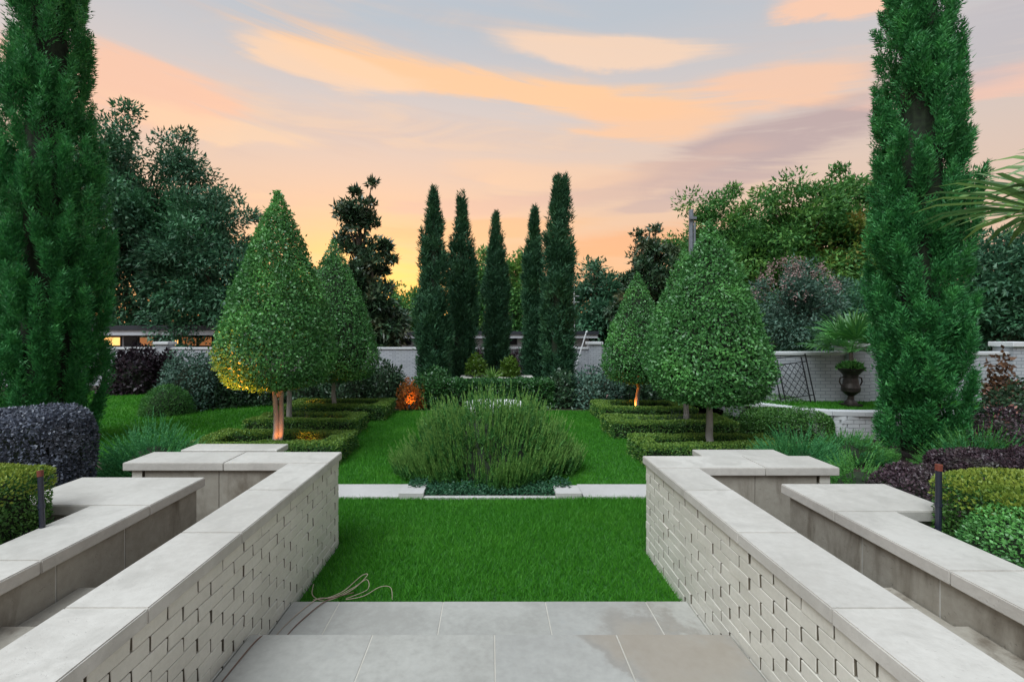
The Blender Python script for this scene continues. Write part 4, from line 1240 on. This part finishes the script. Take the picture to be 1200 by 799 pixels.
# ---- neighbour houses beyond the wall
def flat_house(label, x0, x1, y, zr, zb, wins, fas=.28, dep=7.0):
    t = thing('flat_roof_house', label, 'house', ((x0 + x1) / 2, y, zb)); cx = (x0 + x1) / 2
    MB().box(x0 - cx, x1 - cx, 0, dep, 0, zr - zb - fas).build('wall', M['render'], t)
    rf = MB().box(x0 - cx - .4, x1 - cx + .4, -.6, dep + .4, zr - zb - fas + .002, zr - zb).build('roof', M['roofdark'], t)
    MB().box(x0 - cx - .35, x1 - cx + .35, -.52, -.46, zr - zb - fas * 2.1, zr - zb - fas).build('fascia_board', M['render'], rf)
    for a, b, z0, z1, m in wins:
        w = MB().box(a - cx, b - cx, -.05, .03, z0 - zb, z1 - zb).build('window', M['roofdark'], t)
        MB().box(a - cx + .05, b - cx - .05, -.07, -.052, z0 - zb + .05, z1 - zb - .05).build('pane', M[m], w)
    return t


Yh = 21.0
hw = []
for a, b, m in ((100, 118, 'brownwin'), (119, 143, 'litwin'), (146, 163, 'glass'), (164, 182, 'brownwin'), (183, 201, 'glass'), (203, 211, 'litwin'), (213, 232, 'brownwin'), (233, 250, 'brownwin'), (290, 320, 'glass')):
    hw.append((gx(a, Yh), gx(b, Yh), gz(406, Yh), gz(394, Yh), m))
flat_house('low white flat roof house with orange lit windows beyond the wall', gx(60, Yh), gx(400, Yh), Yh, gz(381.5, Yh), -1.2, hw, .20)
Yh2 = 25.0
hw = [(gx(a, Yh2), gx(b, Yh2), gz(404, Yh2), gz(396, Yh2), 'glass') for a, b in ((470, 482), (596, 606), (612, 622))]
flat_house('long white flat roof building behind the slim cypresses', gx(445, Yh2), gx(690, Yh2), Yh2, gz(388, Yh2), -1.2, hw, .17)
rh = thing('red_roof_house', 'far house with a red roof glimpsed between the slim cypresses', 'house', (gx(612, 48), 48, -1.2))
MB().box(-3.2, 3.2, 0, 6, 0, 3.6).build('wall', M['redbrickwall'], rh)
MB().add([(-3.6, -.4, 3.6), (3.6, -.4, 3.6), (3.6, 6.4, 3.6), (-3.6, 6.4, 3.6), (-1.5, 3, 6.6), (1.5, 3, 6.6)], [(0, 1, 5, 4), (1, 2, 5), (2, 3, 4, 5), (3, 0, 4), (0, 3, 2, 1)]).build('roof', M['redroof'], rh)
for x in (-1.8, 1.2):
    w = MB().box(x, x + .9, -.05, .02, 1.4, 2.7).build('window', M['render'], rh)
    MB().box(x + .08, x + .82, -.07, -.052, 1.48, 2.62).build('pane', M['glass'], w)

YP = 21.5
up = thing('utility_pole', 'grey utility pole rising behind the clipped tree', 'pole', (gx(810, YP), YP, -1.2))
MB().tube([(0, 0, 0), (0, 0, gz(246, YP) + 1.2)], [.13, .10], 10).build('mast', M['polegrey'], up)
MB().box(-.16, .16, -.20, -.105, gz(258, YP) + 1.2, gz(255, YP) + 1.2).build('bracket', M['polegrey'], up)
MB().tube([(.09, -.17, gz(300, YP) + 1.2), (.09, -.17, gz(262, YP) + 1.2)], .04, 8).build('conduit', M['polegrey'], up)
am = thing('antenna_mast', 'thin white antenna mast above the flat roof building', 'mast', (gx(673, 24), 24, -1.2))
MB().tube([(0, 0, 0), (0, 0, gz(333, 24) + 1.2)], .03, 6).build('mast', M['whitepole'], am)
for z in (4.6, 4.9): MB().tube([(-.25, 0, z), (.25, 0, z)], .012, 5).build('crossbar', M['whitepole'], am)
lp = thing('leaning_pole', 'white pole leaning against the garden wall by the pier', 'pole', (gx(668, 16.5), 16.5, 0))
MB().tube([(0, 0, .0), (.62, .3, gz(389, 16.5))], .022, 6).build('shaft', M['whitepole'], lp)
MB().tube([(.60, .29, gz(389, 16.5) - .03), (.66, .32, gz(389, 16.5) + .03)], .03, 6).build('end_cap', M['whitepole'], lp)

# ================================================================== trees beyond the wall
def bg(name, label, px, top, hwpx, Y, m, seed, nc, nl, L, zlow, clump, shape='round', patches=None, k=1.0):
    return tree(name, label, gx(px, Y), Y, -1.2, gz(top, Y), hwpx / F * Y * k, m, seed, nc, nl, L, L * .52, zlow, clump, shape=shape, patches=patches)


bg('oak_tree', 'broad dark oak with a ragged top behind the huge cypress', 165, 140, 92, 23, 'oak', 401, 240, 260, .21, .24, .95)
bg('oak_tree', 'lower dark oak spreading above the lit house', 248, 232, 70, 22, 'oak', 402, 170, 230, .20, .12, .85)
bg('oak_tree', 'dark oak hidden behind the huge cypress', 40, 215, 80, 25, 'oak', 403, 80, 200, .26, .15, 1.0)
bg('magnolia_tree', 'dark magnolia with loose upright branches above the clipped tree', 424, 212, 44, 19.5, 'magnolia', 404, 110, 110, .23, .20, .40, 'loose')
bg('magnolia_tree', 'lower dark magnolia in front of the loose upright one', 440, 288, 32, 19.0, 'magnolia', 405, 44, 200, .22, .14, .52)
bg('elm_tree', 'pale green tree between the magnolia and the slim cypresses', 478, 332, 34, 30, 'elm', 406, 60, 170, .26, .12, .8)
bg('elm_tree', 'green tree seen between the two left slim cypresses', 562, 296, 30, 31, 'elm', 407, 60, 170, .26, .12, .8)
bg('elm_tree', 'dark green tree seen right of the shortest slim cypress', 606, 288, 34, 29, 'elm', 408, 64, 180, .26, .2, .8)
bg('elm_tree', 'round dark green tree behind the wall pier', 700, 316, 50, 29, 'oak', 409, 100, 200, .26, .12, .85)
bg('magnolia_tree', 'dark magnolia with a loose top above the small clipped tree', 762, 266, 44, 21, 'magnolia', 410, 110, 110, .22, .20, .42, 'loose')
bg('elm_tree', 'tall green tree beside the utility pole', 850, 218, 70, 27, 'elm', 411, 190, 230, .23, .06, .95)
bg('elm_tree', 'tall dense green tree above the crape myrtle', 930, 204, 72, 25, 'elm', 412, 190, 230, .22, .06, .9)
bg('elm_tree', 'tallest green tree with a yellowing side next to the huge cypress', 1002, 184, 60, 24, 'elm', 413, 160, 230, .22, .06, .85,
   patches=('yellowgreen', lambda C: (C[:, 0] < -.2) & (C[:, 2] > 6.2) & (C[:, 2] < 8.8)))
bg('elm_tree', 'dark green tree on the far side of the huge cypress', 1165, 262, 60, 19, 'oak', 414, 90, 240, .2, .12, .8)
bg('elm_tree', 'dark tree at the edge beyond the white wall', 1265, 235, 70, 19, 'oak', 415, 70, 220, .22, .12, .8)
bg('elm_tree', 'dark green tree filling behind the crape myrtle', 830, 300, 62, 23, 'elm', 416, 110, 220, .22, .05, .85)
bg('elm_tree', 'dark green tree filling behind the white wall and palm', 1000, 320, 60, 20, 'oak', 417, 60, 220, .2, .05, .8)

# crape myrtle with faded pink panicles
cm = tree('crape_myrtle', 'grey green crape myrtle with faded pink flower heads above the trellis', gx(930, 12.6), 12.6, TZ - .1, gz(314, 12.6), 1.15, 'bluegreen', 420, 90, 200, .10, .045, .18, .42, group=None, tr=.08)
r0 = np.random.default_rng(421); k0 = 60
a = r0.uniform(0, 6.28, k0); q = np.sqrt(r0.random(k0))
C = np.column_stack([np.cos(a) * q * 1.1, np.sin(a) * q * 1.1, 1.75 + 1.62 * np.sqrt(np.maximum(0, 1 - q * q * .92))])
I = np.repeat(np.arange(k0), 26)
P = C[I] + r0.normal(size=(len(I), 3)) * np.array([.05, .05, .09])
fo = link_mesh('pink_flowers', leaf_mesh('pink_flowers', [leaf_arrays(P, rvec(r0, len(I)), rvec(r0, len(I)), .05, .035)], M['pinkflower']), cm); fo['kind'] = 'stuff'

# far wood closing the horizon
r0 = np.random.default_rng(430)
nt_ = 330; ang = np.sort(r0.uniform(-1.25, 1.25, nt_)); rad = r0.uniform(58, 84, nt_)
C = np.column_stack([np.sin(ang) * rad, np.cos(ang) * rad, r0.uniform(-1, 3.2, nt_)])
I = np.repeat(np.arange(nt_), 130)
P = C[I] + r0.normal(size=(len(I), 3)) * np.array([1.7, 1.7, 1.0])
tag(link_mesh('far_wood', leaf_mesh('far_wood', [leaf_arrays(P, rvec(r0, len(I)), rvec(r0, len(I)), .80, .46, tri=True)], M['oak'], 3)), 'distant belt of trees closing the horizon', 'trees', kind='stuff')

# ================================================================== small things: pipes, cables, garden lamps
t = thing('irrigation_pipe', 'leaning black pipe with a rusty cap beside the bright boxwood hedge', 'pipe', (gx(57, 2.52), 2.52, 0))
a = Vector((0, 0, 0)); top = Vector((gx(47, 2.62) - gx(57, 2.52), .1, gz(551, 2.62)))
MB().tube([a, top * .97], .0135, 12).build('riser', M['plastic'], t)
MB().tube([top * .82, top * .84], .0165, 12).build('collar', M['plastic'], t)
MB().tube([top * .971, top], .0150, 12).build('cap', M['rust'], t)
t = thing('irrigation_pipe', 'upright black pipe with a rusty cap beside the limestone wall end', 'pipe', (gx(1098, 2.62), 2.62, 0))
top = Vector((.010, .0, gz(544, 2.62)))
MB().tube([(0, 0, 0), top * .97], .0150, 12).build('riser', M['plastic'], t)
MB().tube([top * .80, top * .815], .0185, 12).build('collar', M['plastic'], t)
MB().tube([top * .971, top], .0170, 12).build('cap', M['rust'], t)


def spline(pts, n=10):
    out = []
    P = [Vector(p) for p in pts]
    for i in range(len(P) - 1):
        p0, p1, p2, p3 = P[max(i - 1, 0)], P[i], P[i + 1], P[min(i + 2, len(P) - 1)]
        for k in range(n):
            t_ = k / n
            out.append(.5 * ((2 * p1) + (-p0 + p2) * t_ + (2 * p0 - 5 * p1 + 4 * p2 - p3) * t_ ** 2 + (-p0 + 3 * p1 - 3 * p2 + p3) * t_ ** 3))
    out.append(P[-1]); return out


def cable(label, pts, rad, m):
    o = MB().tube(spline(pts), rad, 7).build('cable', M[m]); return tag(o, label, 'cable')


cable('brown cable running down the steps along the brick wall', [(-1.285, 1.40, .352), (-1.27, 1.95, .352), (-1.262, 2.02, .29), (-1.275, 2.12, .213), (-1.255, 2.55, .212), (-1.235, 2.645, .18), (-1.225, 2.70, .075), (-1.18, 2.95, .073), (-1.10, 3.18, .075), (-1.02, 3.28, .06), (-.95, 3.34, .05)], .0035, 'cable2')
cable('tan cable coiled on the grass at the foot of the brick wall', [(-1.275, 2.70, .071), (-1.25, 2.95, .071), (-1.17, 3.20, .074), (-1.10, 3.28, .05), (-1.02, 3.36, .055), (-.94, 3.50, .085), (-.90, 3.52, .08), (-.97, 3.38, .05), (-1.10, 3.24, .05), (-1.22, 3.30, .05), (-1.27, 3.45, .05)], .0026, 'cable')
cable('loose tan cable ends arching up out of the grass', [(-1.20, 3.25, .05), (-1.06, 3.27, .06), (-.95, 3.33, .09), (-.88, 3.42, .10), (-.86, 3.36, .06), (-.98, 3.26, .05), (-.86, 3.26, .07), (-.76, 3.31, .105), (-.69, 3.33, .09), (-.67, 3.29, .03)], .0022, 'cable')


def spot(label, x, y, z, tx, ty, tz, watt, size=55, col=(1.0, .25, .03), blend=.6):
    t = thing('garden_spotlight', label, 'spotlight', (x, y, z), 'garden spotlights')
    d = Vector((tx - x, ty - y, tz - z - .11)).normalized()
    c = Vector((0, 0, .11))
    MB().tube([(0, 0, -.05), (0, 0, .08)], .009, 6).build('spike', M['iron'], t)
    MB().tube([c - d * .05, c + d * .02, c + d * .06], [.024, .030, .034], 12).build('housing', M['iron'], t)
    MB().tube([c + d * .0605, c + d * .062], .027, 12).build('lens', M['lens'], t)
    ld = bpy.data.lights.new('spot_lamp', 'SPOT'); ld.energy = watt; ld.color = col; ld.spot_size = R(size); ld.spot_blend = blend; ld.shadow_soft_size = .03
    lo = bpy.data.objects.new('spot_lamp', ld); COL.objects.link(lo); lo.parent = t; lo.location = c + d * .075
    lo.rotation_euler = d.to_track_quat('-Z', 'Y').to_euler()
    return t


tx, ty = gx(323, 7.2), 7.2
spot('small garden spotlight in front of the orange-lit trunk', tx + .16, ty - .22, .0, tx, ty, .85, 6, 90, (1.0, .26, .04))
spot('small garden spotlight behind the orange-lit trunk', tx - .42, ty - .12, .0, tx - .42, ty + .02, 1.2, 200, 60)
spot('small garden spotlight at the grassy edge below the orange-lit tree', tx - .62, 6.35, .0, tx - .32, 6.75, 1.25, 420, 50)
spot('small garden spotlight near the hedge by the orange-lit tree', tx + .40, ty + .02, .0, tx + .42, ty + .42, .26, 6, 120)
spot('small garden spotlight among the grey lavender', gx(377, 9.0), 9.0 - .28, .0, gx(377, 9.2), 9.3, .38, 9, 120)
spot('small garden spotlight under the tree before the magnolia', gx(362, 10.6), 10.55, .0, gx(356, 11.1), 11.2, .5, 12, 120)
spot('small garden spotlight at the foot of the fiery orange shrub', gx(480, 11.3), 11.25, .0, gx(482, 11.75), 11.75, .42, 10, 70, (1, .40, .08))
spot('small garden spotlight under the small clipped tree', gx(738, 10.6), 10.4, .0, gx(742, 10.7), 10.75, .9, 30, 100)
